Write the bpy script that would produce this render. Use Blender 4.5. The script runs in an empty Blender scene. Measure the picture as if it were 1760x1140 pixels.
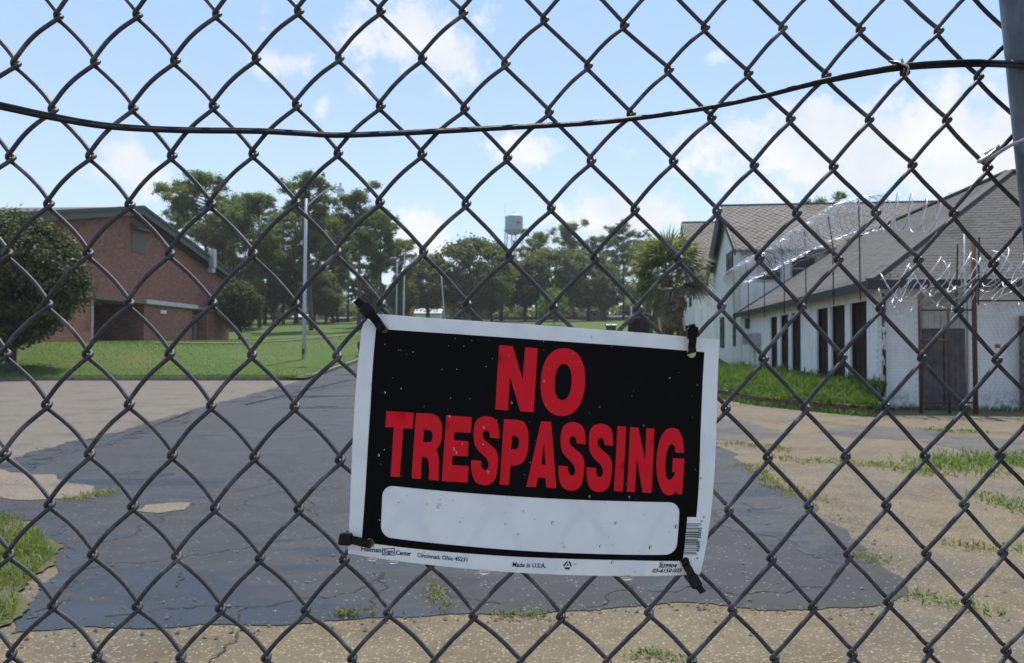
import bpy, bmesh, math, random
import numpy as np
from mathutils import Vector, Matrix
from mathutils.geometry import delaunay_2d_cdt
C = bpy.context.scene.collection
scene = bpy.context.scene
R = math.radians

# ------------------------------------------------------------------ camera
cam = bpy.data.cameras.new('camera'); camo = bpy.data.objects.new('camera', cam); C.objects.link(camo)
camo.location = (0, 0, 1.5); camo.rotation_euler = (R(91.02), 0, 0)
cam.sensor_width = 36; cam.lens = 1400 / 1760 * 36; cam.clip_start = .02; cam.clip_end = 5000
cam.dof.use_dof = True; cam.dof.focus_distance = .715; cam.dof.aperture_fstop = 25
scene.camera = camo

# ------------------------------------------------------------------ sky, sun, exposure
SUN_EL, SUN_AZ = 66, 14            # degrees; azimuth measured from straight ahead towards the right
sun = bpy.data.lights.new('sun', 'SUN'); suno = bpy.data.objects.new('sun', sun); C.objects.link(suno)
sun.energy = 4.2; sun.angle = R(.53); sun.color = (1, .95, .87)
suno.rotation_euler = (R(90 - SUN_EL), 0, R(180 - SUN_AZ))
scene.view_settings.view_transform = 'Standard'; scene.view_settings.look = 'None'
scene.view_settings.exposure = .45; scene.view_settings.gamma = 1
world = bpy.data.worlds.new('World'); scene.world = world; world.use_nodes = True
# clouds: (azimuth, elevation, half width, half height, density)
CLOUDS=[(-0.1287,0.3644,0.1071,0.0536,0.95),(-0.0789,0.3343,0.0429,0.0357,0.75),(-0.2865,0.3225,0.0429,0.025,1.0),(-0.1811,0.3045,0.025,0.0357,0.7),(-0.4373,0.2017,0.05,0.0357,1.05),(0.0072,0.2343,0.0429,0.0243,1.1),(-0.114,0.1307,0.0429,0.0393,1.15),(0.1353,0.1583,0.0786,0.0257,1.1),(0.4184,0.2192,0.2214,0.0536,1.2),(0.2498,0.3337,0.0157,0.0114,0.85),(-0.234,0.2755,0.0214,0.0179,0.75),(0.4996,0.2675,0.0214,0.01,0.8),(0.5315,0.1922,0.1143,0.0786,1.2),(-0.1849,0.3861,0.0429,0.025,0.8),(-0.2934,0.3709,0.0179,0.0286,0.6),(-0.3692,0.1752,0.05,0.0157,0.7),(0.2923,0.1798,0.0714,0.0286,0.9),(-0.1986,0.3481,0.0429,0.0286,0.7),(-0.0288,0.3858,0.0286,0.0214,0.7)]

class NT:
    """small helper to write node trees"""
    def __init__(s, tree): s.t = tree; s.t.nodes.clear()
    def n(s, typ, out=0, _p=None, **kw):
        nd = s.t.nodes.new('ShaderNode' + typ)
        for k, v in (_p or {}).items(): setattr(nd, k, v)
        for k, v in kw.items():
            key = int(k[1:]) if k[0] == 'i' and k[1:].isdigit() else k.replace('_', ' ')
            s.put(nd.inputs[key], v)
        return nd.outputs[out] if len(nd.outputs) else nd
    def put(s, inp, v):
        if isinstance(v, bpy.types.NodeSocket): s.t.links.new(v, inp)
        else: inp.default_value = v
    def m(s, op, a, b=0., c=0., clamp=False):
        return s.n('Math', _p={'operation': op, 'use_clamp': clamp}, i0=a, i1=b, i2=c)
    def v(s, op, a, b=(0, 0, 0)):
        return s.n('VectorMath', _p={'operation': op}, i0=a, i1=b)
    def noise(s, vec, scale, detail=5., rough=.55, out=0, dist=0.):
        return s.n('TexNoise', out, Vector=vec, Scale=scale, Detail=detail, Roughness=rough, Distortion=dist)
    def ramp(s, fac, *stops):
        nd = s.t.nodes.new('ShaderNodeValToRGB'); s.put(nd.inputs[0], fac)
        e = nd.color_ramp.elements
        while len(e) < len(stops): e.new(.5)
        for el, (p, c) in zip(e, stops):
            el.position = p; el.color = (c, c, c, 1) if isinstance(c, (int, float)) else tuple(c) + (1,)
        return nd.outputs[0]
    def mix(s, fac, a, b, mode='MIX'):
        nd = s.t.nodes.new('ShaderNodeMix'); nd.data_type = 'RGBA'; nd.blend_type = mode
        s.put(nd.inputs[0], fac)
        for i, c in ((6, a), (7, b)): s.put(nd.inputs[i], tuple(c) + (1,) if isinstance(c, tuple) and len(c) == 3 else c)
        return nd.outputs[2]
    def rng(s, val, a, b, c=0., d=1., smooth=True):
        return s.n('MapRange', _p={'interpolation_type': 'SMOOTHSTEP' if smooth else 'LINEAR'}, Value=val, From_Min=a, From_Max=b, To_Min=c, To_Max=d)

w = NT(world.node_tree)
sky = w.n('TexSky', _p={'sky_type': 'NISHITA', 'sun_disc': False, 'sun_elevation': R(SUN_EL), 'sun_rotation': R(SUN_AZ), 'altitude': 30, 'air_density': 1.0, 'dust_density': .35, 'ozone_density': 2.2})
gen = w.n('TexCoord', 0)
sep = w.t.nodes.new('ShaderNodeSeparateXYZ'); w.put(sep.inputs[0], gen)
az = w.m('ARCTAN2', sep.outputs[0], sep.outputs[1]); el = w.m('ARCSINE', sep.outputs[2])
wob = w.noise(gen, 7, 4, .6, out=1)
wx = w.t.nodes.new('ShaderNodeSeparateXYZ'); w.put(wx.inputs[0], wob)
azw = w.m('ADD', az, w.m('MULTIPLY', w.m('SUBTRACT', wx.outputs[0], .5), .06))
elw = w.m('ADD', el, w.m('MULTIPLY', w.m('SUBTRACT', wx.outputs[1], .5), .05))
tot = None
for a, e, sa, se, k in CLOUDS:
    da = w.m('DIVIDE', w.m('SUBTRACT', azw, a), sa); de = w.m('DIVIDE', w.m('SUBTRACT', elw, e), se)
    r2 = w.m('ADD', w.m('MULTIPLY', da, da), w.m('MULTIPLY', de, de))
    g = w.m('MULTIPLY', w.m('EXPONENT', w.m('MULTIPLY', r2, -.9)), k)
    tot = g if tot is None else w.m('MAXIMUM', tot, g)
# the rest of the sky carries scattered fair-weather clouds too
ahead = w.rng(w.m('ABSOLUTE', az), .55, .8)
field = w.rng(w.noise(gen, 3.2, 3, .5), .52, .68)
tot = w.m('MAXIMUM', tot, w.m('MULTIPLY', w.m('MULTIPLY', field, ahead), .9))
fb = w.m('ADD', w.m('MULTIPLY', w.noise(gen, 13, 8, .6), .62), w.m('MULTIPLY', w.noise(gen, 42, 8, .65), .38))
dens = w.m('ADD', tot, w.m('MULTIPLY', w.m('SUBTRACT', fb, .5), 2.9))
dens = w.rng(dens, .40, .92)
shade = w.noise(w.v('ADD', gen, (.02, 0, .05)), 9, 6, .6)
ccol = w.ramp(shade, (.32, (.74, .81, .90)), (.62, (1, 1, 1)))
cb = w.n('Background', Color=ccol, Strength=.74)
haze_t = w.rng(el, -.02, .42)
skyc = w.mix(1., sky, w.ramp(haze_t, (0, (.95, .95, 1)), (1, (.92, .92, 1.0))), 'MULTIPLY')
skyc = w.mix(.6, skyc, w.ramp(haze_t, (0, (6.6, 7.9, 9.2)), (1, (4.2, 6.1, 9.0))))
sb = w.n('Background', Color=skyc, Strength=.1)
mx = w.n('MixShader', i0=w.m('MULTIPLY', dens, .92), i1=sb, i2=cb)
w.n('OutputWorld', Surface=mx)

# ------------------------------------------------------------------ materials
def new_mat(name):
    m = bpy.data.materials.new(name); m.use_nodes = True
    return m, NT(m.node_tree)
def finish(t, col, rough=.8, metal=0., bump=None, bstr=.3, bdist=.02, spec=.5, **kw):
    args = dict(Base_Color=col if isinstance(col, bpy.types.NodeSocket) else tuple(col) + (1,), Roughness=rough, Metallic=metal)
    args.update(kw)
    if bump is not None: args['Normal'] = t.n('Bump', Strength=bstr, Distance=bdist, Height=bump)
    p = t.n('BsdfPrincipled', Specular_IOR_Level=spec, **args)
    t.n('OutputMaterial', Surface=p)
def pos(t): return t.n('NewGeometry', 0)
def objc(t): return t.n('TexCoord', 3)
def plain(name, c1, c2, scale=6, rough=.7, metal=0., bstr=.15, bdist=.01, spec=.5, obj=False, lo=.35, hi=.65, c3=None, s3=1.5, island=0.):
    m, t = new_mat(name); P = objc(t) if obj else pos(t)
    nz = t.noise(P, scale, 7, .6)
    col = t.ramp(nz, (lo, c1), (hi, c2))
    if c3: col = t.mix(t.rng(t.noise(P, s3, 5, .65), .52, .7), col, c3)
    if island:
        ri = t.n('NewGeometry', 8)
        col = t.mix(1., col, t.ramp(ri, (0, 1 - island), (1, 1 + island)), 'MULTIPLY')
    finish(t, col, t.rng(nz, .3, .7, rough - .08, rough + .08), metal, nz, bstr, bdist, spec)
    return m
MT = {}
def brick_mat(name, b1, b2, mortar, stain, painted=False):
    m, t = new_mat(name); uv = t.n('TexCoord', 2); P = pos(t)
    bn = t.t.nodes.new('ShaderNodeTexBrick')
    for k, v in dict(Scale=1., Mortar_Size=.007, Mortar_Smooth=.3, Bias=0., Brick_Width=.21, Row_Height=.075).items(): bn.inputs[k.replace('_', ' ')].default_value = v
    t.put(bn.inputs[0], uv); bn.inputs[1].default_value = b1 + (1,); bn.inputs[2].default_value = b2 + (1,); bn.inputs[3].default_value = mortar + (1,)
    st = t.noise(t.n('Mapping', Vector=P, Scale=(1.1, 1.1, .3)), .9, 7, .7)
    blot = t.noise(P, .9, 8, .75)
    col = t.mix(t.rng(st, .48, .74, 0, .6), t.mix(t.rng(t.noise(t.n('Mapping', Vector=P, Scale=(1, 1, 5)), 1.7, 5, .7), .35, .7, 0, .7), bn.outputs[0], tuple(x * .55 for x in b2)), stain)
    col = t.mix(t.rng(blot, .35, .75, 0, .35), col, tuple(x * 1.25 for x in b2))
    finish(t, col, .9, 0, bn.outputs[1], -.35, .008, .25)
    return m
MT['brick'] = brick_mat('red_brick', (.35, .155, .108), (.24, .098, .07), (.33, .25, .20), (.17, .078, .056))
def white_paint(name, dirt=.35, island=False):
    m, t = new_mat(name); P = pos(t)
    sepz = t.t.nodes.new('ShaderNodeSeparateXYZ'); t.put(sepz.inputs[0], P)
    st = t.noise(t.n('Mapping', Vector=P, Scale=(2.2, 2.2, .4)), 2., 7, .65)
    fine = t.noise(P, 14, 6, .6)
    col = t.mix(t.rng(st, .45, .75, 0, dirt), (.74, .74, .72), (.36, .35, .32))
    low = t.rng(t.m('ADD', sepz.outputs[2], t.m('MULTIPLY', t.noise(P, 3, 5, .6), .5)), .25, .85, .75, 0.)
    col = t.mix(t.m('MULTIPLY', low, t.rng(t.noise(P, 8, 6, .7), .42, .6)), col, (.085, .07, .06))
    if island:
        ri = t.n('NewGeometry', 8); col = t.mix(1., col, t.ramp(ri, (0, .86), (1, 1.05)), 'MULTIPLY')
    finish(t, col, .75, 0, fine, .2, .006, .3)
    return m
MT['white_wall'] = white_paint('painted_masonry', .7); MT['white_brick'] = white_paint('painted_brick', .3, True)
MT['mortar'] = plain('painted_mortar', (.56, .55, .53), (.66, .65, .63), 20, .9)
MT['retaining_brick'] = plain('weathered_brick', (.085, .05, .038), (.16, .085, .06), 7, .95, island=.4, c3=(.045, .05, .028), s3=4)
MT['dark_wood'] = plain('dark_stained_wood', (.018, .010, .007), (.034, .019, .013), 9, .8, spec=.2)
MT['grey_wood'] = plain('weathered_wood', (.06, .05, .047), (.12, .105, .098), 5, .85, island=.25)
MT['pale_wood'] = plain('pale_weathered_wood', (.30, .29, .27), (.42, .41, .39), 6, .85, island=.12)
MT['stake_wood'] = plain('fresh_lumber', (.42, .30, .14), (.5, .37, .2), 12, .7)
MT['rust'] = plain('rusted_steel', (.055, .022, .016), (.11, .045, .028), 14, .85, c3=(.05, .03, .03), s3=5)
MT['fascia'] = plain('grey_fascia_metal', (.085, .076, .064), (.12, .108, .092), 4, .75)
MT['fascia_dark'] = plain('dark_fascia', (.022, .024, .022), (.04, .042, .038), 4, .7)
MT['roof_grey'] = plain('grey_asphalt_shingle', (.075, .071, .067), (.108, .103, .098), 1.2, .95, island=.1, c3=(.06, .056, .052), s3=.7)
MT['roof_tan'] = plain('tan_diamond_shingle', (.125, .107, .09), (.175, .152, .128), 1.5, .92, island=.1, c3=(.105, .095, .085), s3=.5)
MT['roof_edge'] = plain('shingle_edge', (.1, .08, .065), (.13, .105, .085), 5, .9)
MT['dark_opening'] = plain('dark_glass', (.012, .013, .014), (.02, .021, .022), 3, .25)
MT['louver'] = plain('painted_louver', (.16, .145, .115), (.2, .18, .15), 5, .7)
MT['canopy'] = plain('canopy_metal', (.32, .32, .31), (.42, .42, .41), 3, .55)
MT['door_green'] = plain('grey_green_door', (.055, .065, .062), (.075, .085, .08), 3, .6)
MT['galv'] = plain('galvanised_steel', (.34, .36, .38), (.5, .52, .54), 7, .45, .6)
MT['lamp_metal'] = plain('lamp_aluminium', (.42, .44, .47), (.55, .57, .6), 6, .5, .25)
MT['lamp_glass'] = plain('lamp_glass', (.62, .6, .55), (.72, .7, .66), 6, .2)
MT['tank'] = plain('water_tank_paint', (.20, .25, .28), (.30, .35, .38), .9, .6, .15)
MT['razor'] = plain('razor_steel', (.55, .56, .57), (.72, .73, .74), 9, .38, .7)
MT['post_dark'] = plain('dark_fence_post', (.03, .03, .032), (.055, .055, .058), 9, .6, .3)
MT['bark'] = plain('bark', (.045, .035, .028), (.095, .075, .06), 6, .95, bstr=.5, bdist=.05, obj=True)
MT['palm_bark'] = plain('palm_bark', (.07, .055, .04), (.16, .125, .09), 9, .95, bstr=.6, bdist=.04, obj=True)
MT['green_plastic'] = plain('green_plastic', (.012, .055, .03), (.02, .075, .04), 5, .5)
MT['black_plastic'] = plain('black_nylon', (.004, .004, .005), (.007, .007, .008), 60, .38, spec=.22)
MT['red_paint'] = plain('red_paint', (.30, .012, .014), (.36, .02, .02), 3, .35)
MT['dark_red_paint'] = plain('maroon_car_paint', (.10, .008, .012), (.12, .012, .016), 3, .3)
MT['white_car'] = plain('white_car_paint', (.72, .72, .72), (.76, .76, .76), 3, .3)
MT['tyre'] = plain('tyre_rubber', (.016, .016, .016), (.024, .024, .024), 9, .85)
MT['chrome'] = plain('bright_metal', (.6, .6, .62), (.7, .7, .72), 9, .3, .8)
MT['curb'] = plain('curb_concrete', (.12, .105, .085), (.2, .175, .14), 5, .95, c3=(.06, .055, .045), s3=2)
MT['ac'] = plain('unit_casing', (.35, .34, .31), (.42, .41, .38), 8, .6)

def leaf_mat(name, dark, mid, light, trans=.4, rough=.55):
    m, t = new_mat(name)
    ri = t.n('NewGeometry', 8); P = objc(t)
    col = t.ramp(ri, (0, dark), (.55, mid), (1, light))
    col = t.mix(t.rng(t.noise(P, .45, 4, .6), .38, .66, 0, .5), col, tuple(x * 1.35 for x in mid))
    p = t.n('BsdfPrincipled', Base_Color=col, Roughness=rough, Specular_IOR_Level=.35)
    tr = t.n('BsdfTranslucent', Color=t.mix(1., col, (1.25, 1.35, .6), 'MULTIPLY'))
    t.n('OutputMaterial', Surface=t.n('MixShader', i0=trans, i1=p, i2=tr))
    return m
MT['pine_leaf'] = leaf_mat('pine_needles', (.068, .094, .034), (.115, .145, .055), (.175, .20, .085), .58)
MT['oak_leaf'] = leaf_mat('oak_leaves', (.056, .074, .027), (.10, .118, .045), (.155, .165, .07), .54)
MT['bush_leaf'] = leaf_mat('glossy_leaves', (.03, .044, .015), (.062, .08, .024), (.125, .135, .042), .25, .62)
MT['young_leaf'] = leaf_mat('young_leaves', (.08, .14, .03), (.12, .19, .045), (.16, .24, .06), .45)
MT['palm_leaf'] = leaf_mat('palm_leaves', (.062, .08, .04), (.12, .138, .068), (.25, .245, .14), .4)
MT['palm_dead'] = leaf_mat('dry_palm_leaves', (.14, .11, .075), (.21, .17, .12), (.28, .23, .16), .3)
MT['blade'] = leaf_mat('grass_blades', (.06, .098, .022), (.11, .165, .036), (.19, .235, .075), .4)
MT['blade_dry'] = leaf_mat('dry_grass_blades', (.10, .11, .035), (.18, .175, .06), (.30, .26, .11), .4)
MT['blade_dark'] = leaf_mat('weed_leaves', (.035, .075, .014), (.06, .12, .022), (.10, .17, .035), .4)

def ground_mats():
    m, t = new_mat('lawn'); P = pos(t)
    a = t.noise(P, .35, 6, .6); b = t.noise(P, 4, 6, .7); f = t.noise(P, 40, 4, .7)
    col = t.ramp(b, (.3, (.046, .08, .017)), (.5, (.072, .118, .026)), (.72, (.108, .152, .042)))
    col = t.mix(t.rng(a, .46, .66, 0, .75), col, (.125, .125, .046))
    col = t.mix(t.rng(t.noise(P, .16, 5, .65), .6, .72, 0, .55), col, (.21, .165, .085))
    col = t.mix(t.rng(f, .3, .7, 0, .35), col, (.04, .075, .012))
    finish(t, col, .95, 0, f, .6, .05, .15); MT['lawn'] = m

    def stones(name, base, base2, peb, amt, vs, dark=(.06, .052, .045), peb_lo=.62, grey=None):
        m, t = new_mat(name); P = pos(t)
        vo = t.n('TexVoronoi', 1, Vector=P, Scale=vs); vd = t.n('TexVoronoi', 0, Vector=P, Scale=vs)
        sx = t.t.nodes.new('ShaderNodeSeparateColor'); t.put(sx.inputs[0], vo)
        big = t.noise(P, .9, 6, .65); med = t.noise(P, 5, 6, .7); fin = t.noise(P, 70, 3, .7)
        col = t.ramp(med, (.3, base), (.7, base2))
        col = t.mix(t.rng(big, .5, .72, 0, .75), col, tuple(x * .62 for x in base))
        if grey: col = t.mix(t.rng(t.noise(P, .55, 6, .7), .47, .62, 0, .85), col, grey)
        col = t.mix(t.rng(fin, .32, .68, 0, .65), col, dark)
        mask = t.m('MULTIPLY', t.rng(sx.outputs[0], peb_lo, peb_lo + .03), t.rng(vd, .3, .45, 1, 0))
        col = t.mix(t.m('MULTIPLY', mask, amt), col, t.ramp(sx.outputs[1], (0, tuple(x * .7 for x in peb)), (1, peb)))
        rough = t.rng(big, .4, .65, .8, .95)
        h = t.m('ADD', t.m('MULTIPLY', mask, .6), fin)
        finish(t, col, rough, 0, h, .5, .012, .3); MT[name] = m
    stones('lot_gravel', (.128, .098, .052), (.208, .163, .094), (.36, .31, .215), .75, 52, peb_lo=.6, grey=(.118, .10, .078))
    stones('left_gravel', (.125, .103, .082), (.175, .148, .117), (.33, .29, .24), .5, 30, (.08, .072, .06), .6)
    stones('dirt_patch', (.17, .14, .105), (.23, .19, .14), (.34, .3, .23), .5, 40)
    stones('grey_patch', (.075, .07, .065), (.125, .115, .105), (.24, .22, .19), .5, 30)
    stones('turf_soil', (.07, .07, .03), (.11, .11, .045), (.2, .18, .1), .4, 40, (.03, .035, .012))

    m, t = new_mat('asphalt'); P = pos(t)
    big = t.noise(P, .38, 6, .6); med = t.noise(P, 2.2, 7, .68); fin = t.noise(P, 90, 3, .7)
    vo = t.n('TexVoronoi', 1, Vector=P, Scale=42); vd = t.n('TexVoronoi', 0, Vector=P, Scale=42)
    sx = t.t.nodes.new('ShaderNodeSeparateColor'); t.put(sx.inputs[0], vo)
    col = t.ramp(med, (.3, (.019, .0205, .024)), (.7, (.036, .038, .043)))
    col = t.mix(t.rng(big, .55, .75, 0, .5), col, (.066, .064, .061))
    spot = t.noise(P, 1.3, 7, .72); col = t.mix(t.rng(spot, .56, .66, 0, .65), col, (.014, .0135, .013))
    col = t.mix(t.rng(fin, .35, .7, 0, .4), col, (.035, .035, .037))
    mask = t.m('MULTIPLY', t.rng(sx.outputs[0], .9, .93), t.rng(vd, .25, .4, 1, 0))
    col = t.mix(t.m('MULTIPLY', mask, .6), col, (.28, .26, .23))
    wet = t.rng(t.noise(t.n('Mapping', Vector=P, Scale=(.35, 1, 1), Location=(3.3, 1.2, 0)), .55, 5, .6), .5, .62)
    col = t.mix(t.m('MULTIPLY', wet, .6), col, (.014, .015, .018))
    finish(t, col, t.m('SUBTRACT', .74, t.m('MULTIPLY', wet, .5)), 0, t.m('ADD', fin, t.m('MULTIPLY', mask, .4)), t.m('SUBTRACT', .45, t.m('MULTIPLY', wet, .3)), .008, .32)
    MT['asphalt'] = m
ground_mats()
m, t = new_mat('wet_asphalt'); P = pos(t); nz = t.noise(P, 3.2, 6, .65)
finish(t, t.ramp(t.noise(P, 5, 6, .7), (.3, (.012, .0115, .011)), (.7, (.024, .023, .022))), t.rng(nz, .35, .65, .2, .6), 0, t.noise(P, 80, 3, .7), .18, .006, .45); MT['wet_asphalt'] = m
MT['crack'] = plain('crack_fill', (.022, .021, .02), (.045, .042, .036), 20, .95)

# ------------------------------------------------------------------ mesh helpers
class MB:
    def __init__(s): s.v = []; s.f = []
    def add(s, v, f):
        b = len(s.v); s.v += [tuple(p) for p in v]; s.f += [tuple(i + b for i in q) for q in f]
    def box(s, x0, y0, z0, x1, y1, z1):
        s.add([(x0, y0, z0), (x1, y0, z0), (x1, y1, z0), (x0, y1, z0), (x0, y0, z1), (x1, y0, z1), (x1, y1, z1), (x0, y1, z1)],
              [(0, 3, 2, 1), (4, 5, 6, 7), (0, 1, 5, 4), (1, 2, 6, 5), (2, 3, 7, 6), (3, 0, 4, 7)]); return s
    def bar(s, a, b, wd, ht, up=(0, 0, 1)):
        a = Vector(a); b = Vector(b); d = (b - a).normalized(); sd = d.cross(Vector(up)).normalized() * wd / 2; u = sd.cross(d).normalized() * ht / 2
        v = [a - sd - u, a + sd - u, a + sd + u, a - sd + u]; v += [p + (b - a) for p in v]
        s.add(v, [(0, 1, 2, 3), (7, 6, 5, 4), (0, 4, 5, 1), (1, 5, 6, 2), (2, 6, 7, 3), (3, 7, 4, 0)]); return s
    def tube(s, pts, r, n=6, caps=True, flat=1.):
        P = np.array([tuple(p) for p in pts], float); k = len(P)
        rr = np.full(k, r) if np.isscalar(r) else np.array(r, float)
        T = np.gradient(P, axis=0); T /= np.linalg.norm(T, axis=1)[:, None] + 1e-12
        ref = np.array([0, 0, 1.]) if abs(T[0][2]) < .9 else np.array([0, 1., 0])
        u = np.cross(T[0], ref); u /= np.linalg.norm(u); vs = []
        an = np.arange(n) * 2 * math.pi / n
        for i in range(k):
            u = u - T[i] * (u @ T[i]); u /= np.linalg.norm(u) + 1e-12; w_ = np.cross(T[i], u)
            vs.append(P[i] + rr[i] * (np.cos(an)[:, None] * u + flat * np.sin(an)[:, None] * w_))
        f = []
        for i in range(k - 1):
            for j in range(n):
                j2 = (j + 1) % n; f.append((i * n + j, i * n + j2, (i + 1) * n + j2, (i + 1) * n + j))
        if caps: f.append(tuple(range(n - 1, -1, -1))); f.append(tuple((k - 1) * n + j for j in range(n)))
        s.add(np.concatenate(vs), f); return s
    def lathe(s, prof, n=16, c=(0, 0)):
        vs = []; f = []
        for r, z in prof:
            for j in range(n): a = 2 * math.pi * j / n; vs.append((c[0] + r * math.cos(a), c[1] + r * math.sin(a), z))
        for i in range(len(prof) - 1):
            for j in range(n): j2 = (j + 1) % n; f.append((i * n + j, i * n + j2, (i + 1) * n + j2, (i + 1) * n + j))
        f.append(tuple(range(n - 1, -1, -1))); f.append(tuple((len(prof) - 1) * n + j for j in range(n)))
        s.add(vs, f); return s
    def prism(s, poly, axis, a, b):
        """closed polygon (p,q) extruded along an axis: 0 = x (p,q = y,z), 1 = y (p,q = x,z), 2 = z"""
        n = len(poly)
        mk = [lambda p, q, e: (e, p, q), lambda p, q, e: (p, e, q), lambda p, q, e: (p, q, e)][axis]
        v = [mk(p, q, a) for p, q in poly] + [mk(p, q, b) for p, q in poly]
        s.add(v, [tuple(range(n)), tuple(range(2 * n - 1, n - 1, -1))] + [(i, i + n, (i + 1) % n + n, (i + 1) % n) for i in range(n)]); return s
    def build(s, name, mat, parent=None, smooth=False, uv=False, world=False, fix=True):
        me = bpy.data.meshes.new(name); V = np.array(s.v, float).reshape(-1, 3)
        if world and parent is not None:
            r = parent
            while r.parent: r = r.parent
            V = V - np.array(r.location)
        me.from_pydata(V.tolist(), [], s.f); return fin(me, name, mat, parent, smooth, uv, fix)
def fin(me, name, mat, parent=None, smooth=False, uv=False, fix=False):
    if fix:
        bm = bmesh.new(); bm.from_mesh(me); bmesh.ops.recalc_face_normals(bm, faces=bm.faces); bm.to_mesh(me); bm.free()
    me.materials.append(MT[mat] if isinstance(mat, str) else mat)
    if smooth: me.polygons.foreach_set('use_smooth', [True] * len(me.polygons))
    if uv:
        ul = me.uv_layers.new(name='UVMap').data
        for p in me.polygons:
            nx, ny, nz = p.normal; h = math.hypot(nx, ny)
            for li in p.loop_indices:
                co = me.vertices[me.loops[li].vertex_index].co
                ul[li].uv = (co.x, co.y) if abs(nz) > .8 or h < 1e-6 else ((-ny * co.x + nx * co.y) / h, co.z)
    o = bpy.data.objects.new(name, me); C.objects.link(o)
    if parent is not None: o.parent = parent
    return o
def mesh_np(name, V, F):
    """fast mesh from vertex array and (n, k) face array"""
    me = bpy.data.meshes.new(name); V = np.asarray(V, np.float32); F = np.asarray(F, np.int32); k = F.shape[1]
    me.vertices.add(len(V)); me.vertices.foreach_set('co', V.ravel())
    me.loops.add(F.size); me.loops.foreach_set('vertex_index', F.ravel())
    me.polygons.add(len(F)); me.polygons.foreach_set('loop_start', np.arange(len(F), dtype=np.int32) * k)
    me.update(calc_edges=True); return me
def tag(o, label=None, cat=None, group=None, kind=None):
    for k, v in (('label', label), ('category', cat), ('group', group), ('kind', kind)):
        if v: o[k] = v
    return o
def thing(name, label, cat, loc=(0, 0, 0), rz=0., group=None):
    o = bpy.data.objects.new(name, None); C.objects.link(o); o.empty_display_size = .2
    o.location = loc; o.rotation_euler = (0, 0, rz); return tag(o, label, cat, group)
def copy_tree(o, parent=None):
    c = o.copy(); C.objects.link(c)
    if parent is not None: c.parent = parent
    for ch in list(o.children): copy_tree(ch, c)
    return c
def structure(o): o['kind'] = 'structure'; return o
def stuff(o): o['kind'] = 'stuff'; return o

# traced outlines on the ground, in metres
PATCH={'asphalt': [(-5.803,6.912),(-6.436,7.663),(-6.39,9.157),(-6.438,10.27),(-6.761,12.164),(-6.969,14.812),(-7.496,19.111),(-8.393,28.008),(-9.092,35.587),(-9.2,35.2),(-9.0,36),(1.2,36),(1.6,28),(2.699,14.024),(3.077,12.164),(2.999,10.27),(2.911,8.888),(2.889,7.805),(2.642,6.296),(2.5,5.412),(2.446,5.063),(2.26,4.822),(2.0,4.694),(1.714,4.643),(1.33,4.684),(1.02,4.789),(0.6,4.694),(0.263,4.623),(0.065,4.544),(-0.578,4.524),(-1.015,4.467),(-1.406,4.402),(-1.94,4.34),(-2.267,4.375),(-2.449,4.313),(-2.612,4.27),(-2.786,4.643),(-2.91,5.088),(-3.238,5.781),(-3.797,6.59),(-4.526,7.396),(-5.194,7.448)],'left_lot': [(-45,35.2),(-9.2,35.2),(-9.092,35.587),(-8.393,28.008),(-7.496,19.111),(-6.969,14.812),(-6.761,12.164),(-6.438,10.27),(-6.39,9.157),(-6.436,7.663),(-30,7.5)],'dry1': [(-6.877,10.27),(-6.196,9.886),(-5.337,9.486),(-4.726,8.85),(-4.268,8.327),(-4.334,8.012),(-4.662,7.892),(-5.057,8.073),(-5.529,8.262)],'dry2': [(-3.394,7.396),(-3.436,7.663),(-3.265,7.776),(-3.044,7.776),(-2.989,7.474),(-3.166,7.294)],'turf': [(-5.467,6.801),(-4.947,7.396),(-4.474,7.146),(-4.131,6.912),(-3.682,6.391),(-3.226,5.781),(-3.114,5.344),(-2.897,4.855),(-2.688,4.402),(-2.788,4.27),(-3.229,4.027)],'gray1': [(3.598,16.822),(4.486,16.558),(4.719,14.709),(4.394,13.4),(3.772,12.908),(2.865,13.4)],'gray2': [(5.662,14.709),(6.737,15.241),(7.55,14.709),(7.752,14.31),(6.972,13.4),(6.256,12.908),(5.6,13.316),(5.39,13.75)],'gray3': [(6.375,12.6),(7.641,13.4),(8.569,13.068),(8.741,12.025),(7.462,10.27),(6.699,10.686),(6.392,11.501)],'wet': [[(-6.497,9.704),(-6.438,10.27),(-6.684,12.025),(-6.825,14.507),(-7.297,18.604),(-6.588,16.558),(-6.298,14.024),(-6.106,12.6),(-6.095,11.256),(-5.941,10.171),(-5.972,9.529),(-6.129,9.157)],[(-5.018,7.663),(-4.704,7.776),(-4.24,7.448),(-3.752,6.868),(-3.256,6.204),(-2.921,5.554),(-2.735,4.969),(-2.615,4.524),(-2.675,4.486),(-2.821,4.855),(-3.0,5.412),(-3.459,6.204),(-4.063,6.981),(-4.536,7.244),(-4.775,7.294)],[(-7.418,21.667),(-7.583,24.719),(-7.819,30.438),(-7.009,35.587),(-5.994,31.345),(-6.533,26.933),(-6.627,22.122),(-6.761,20.607)],[(1.908,7.448),(2.121,7.098),(2.385,6.449),(2.534,5.749),(2.369,5.51),(2.101,5.91),(1.95,6.529),(1.734,6.868)],[(-4.704,9.572),(-4.356,10.026),(-4.008,9.704),(-4.126,9.197),(-4.434,9.157)],[(0.889,5.213),(1.133,5.317),(1.217,5.112),(0.988,4.969),(0.823,5.039)]]}
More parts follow.
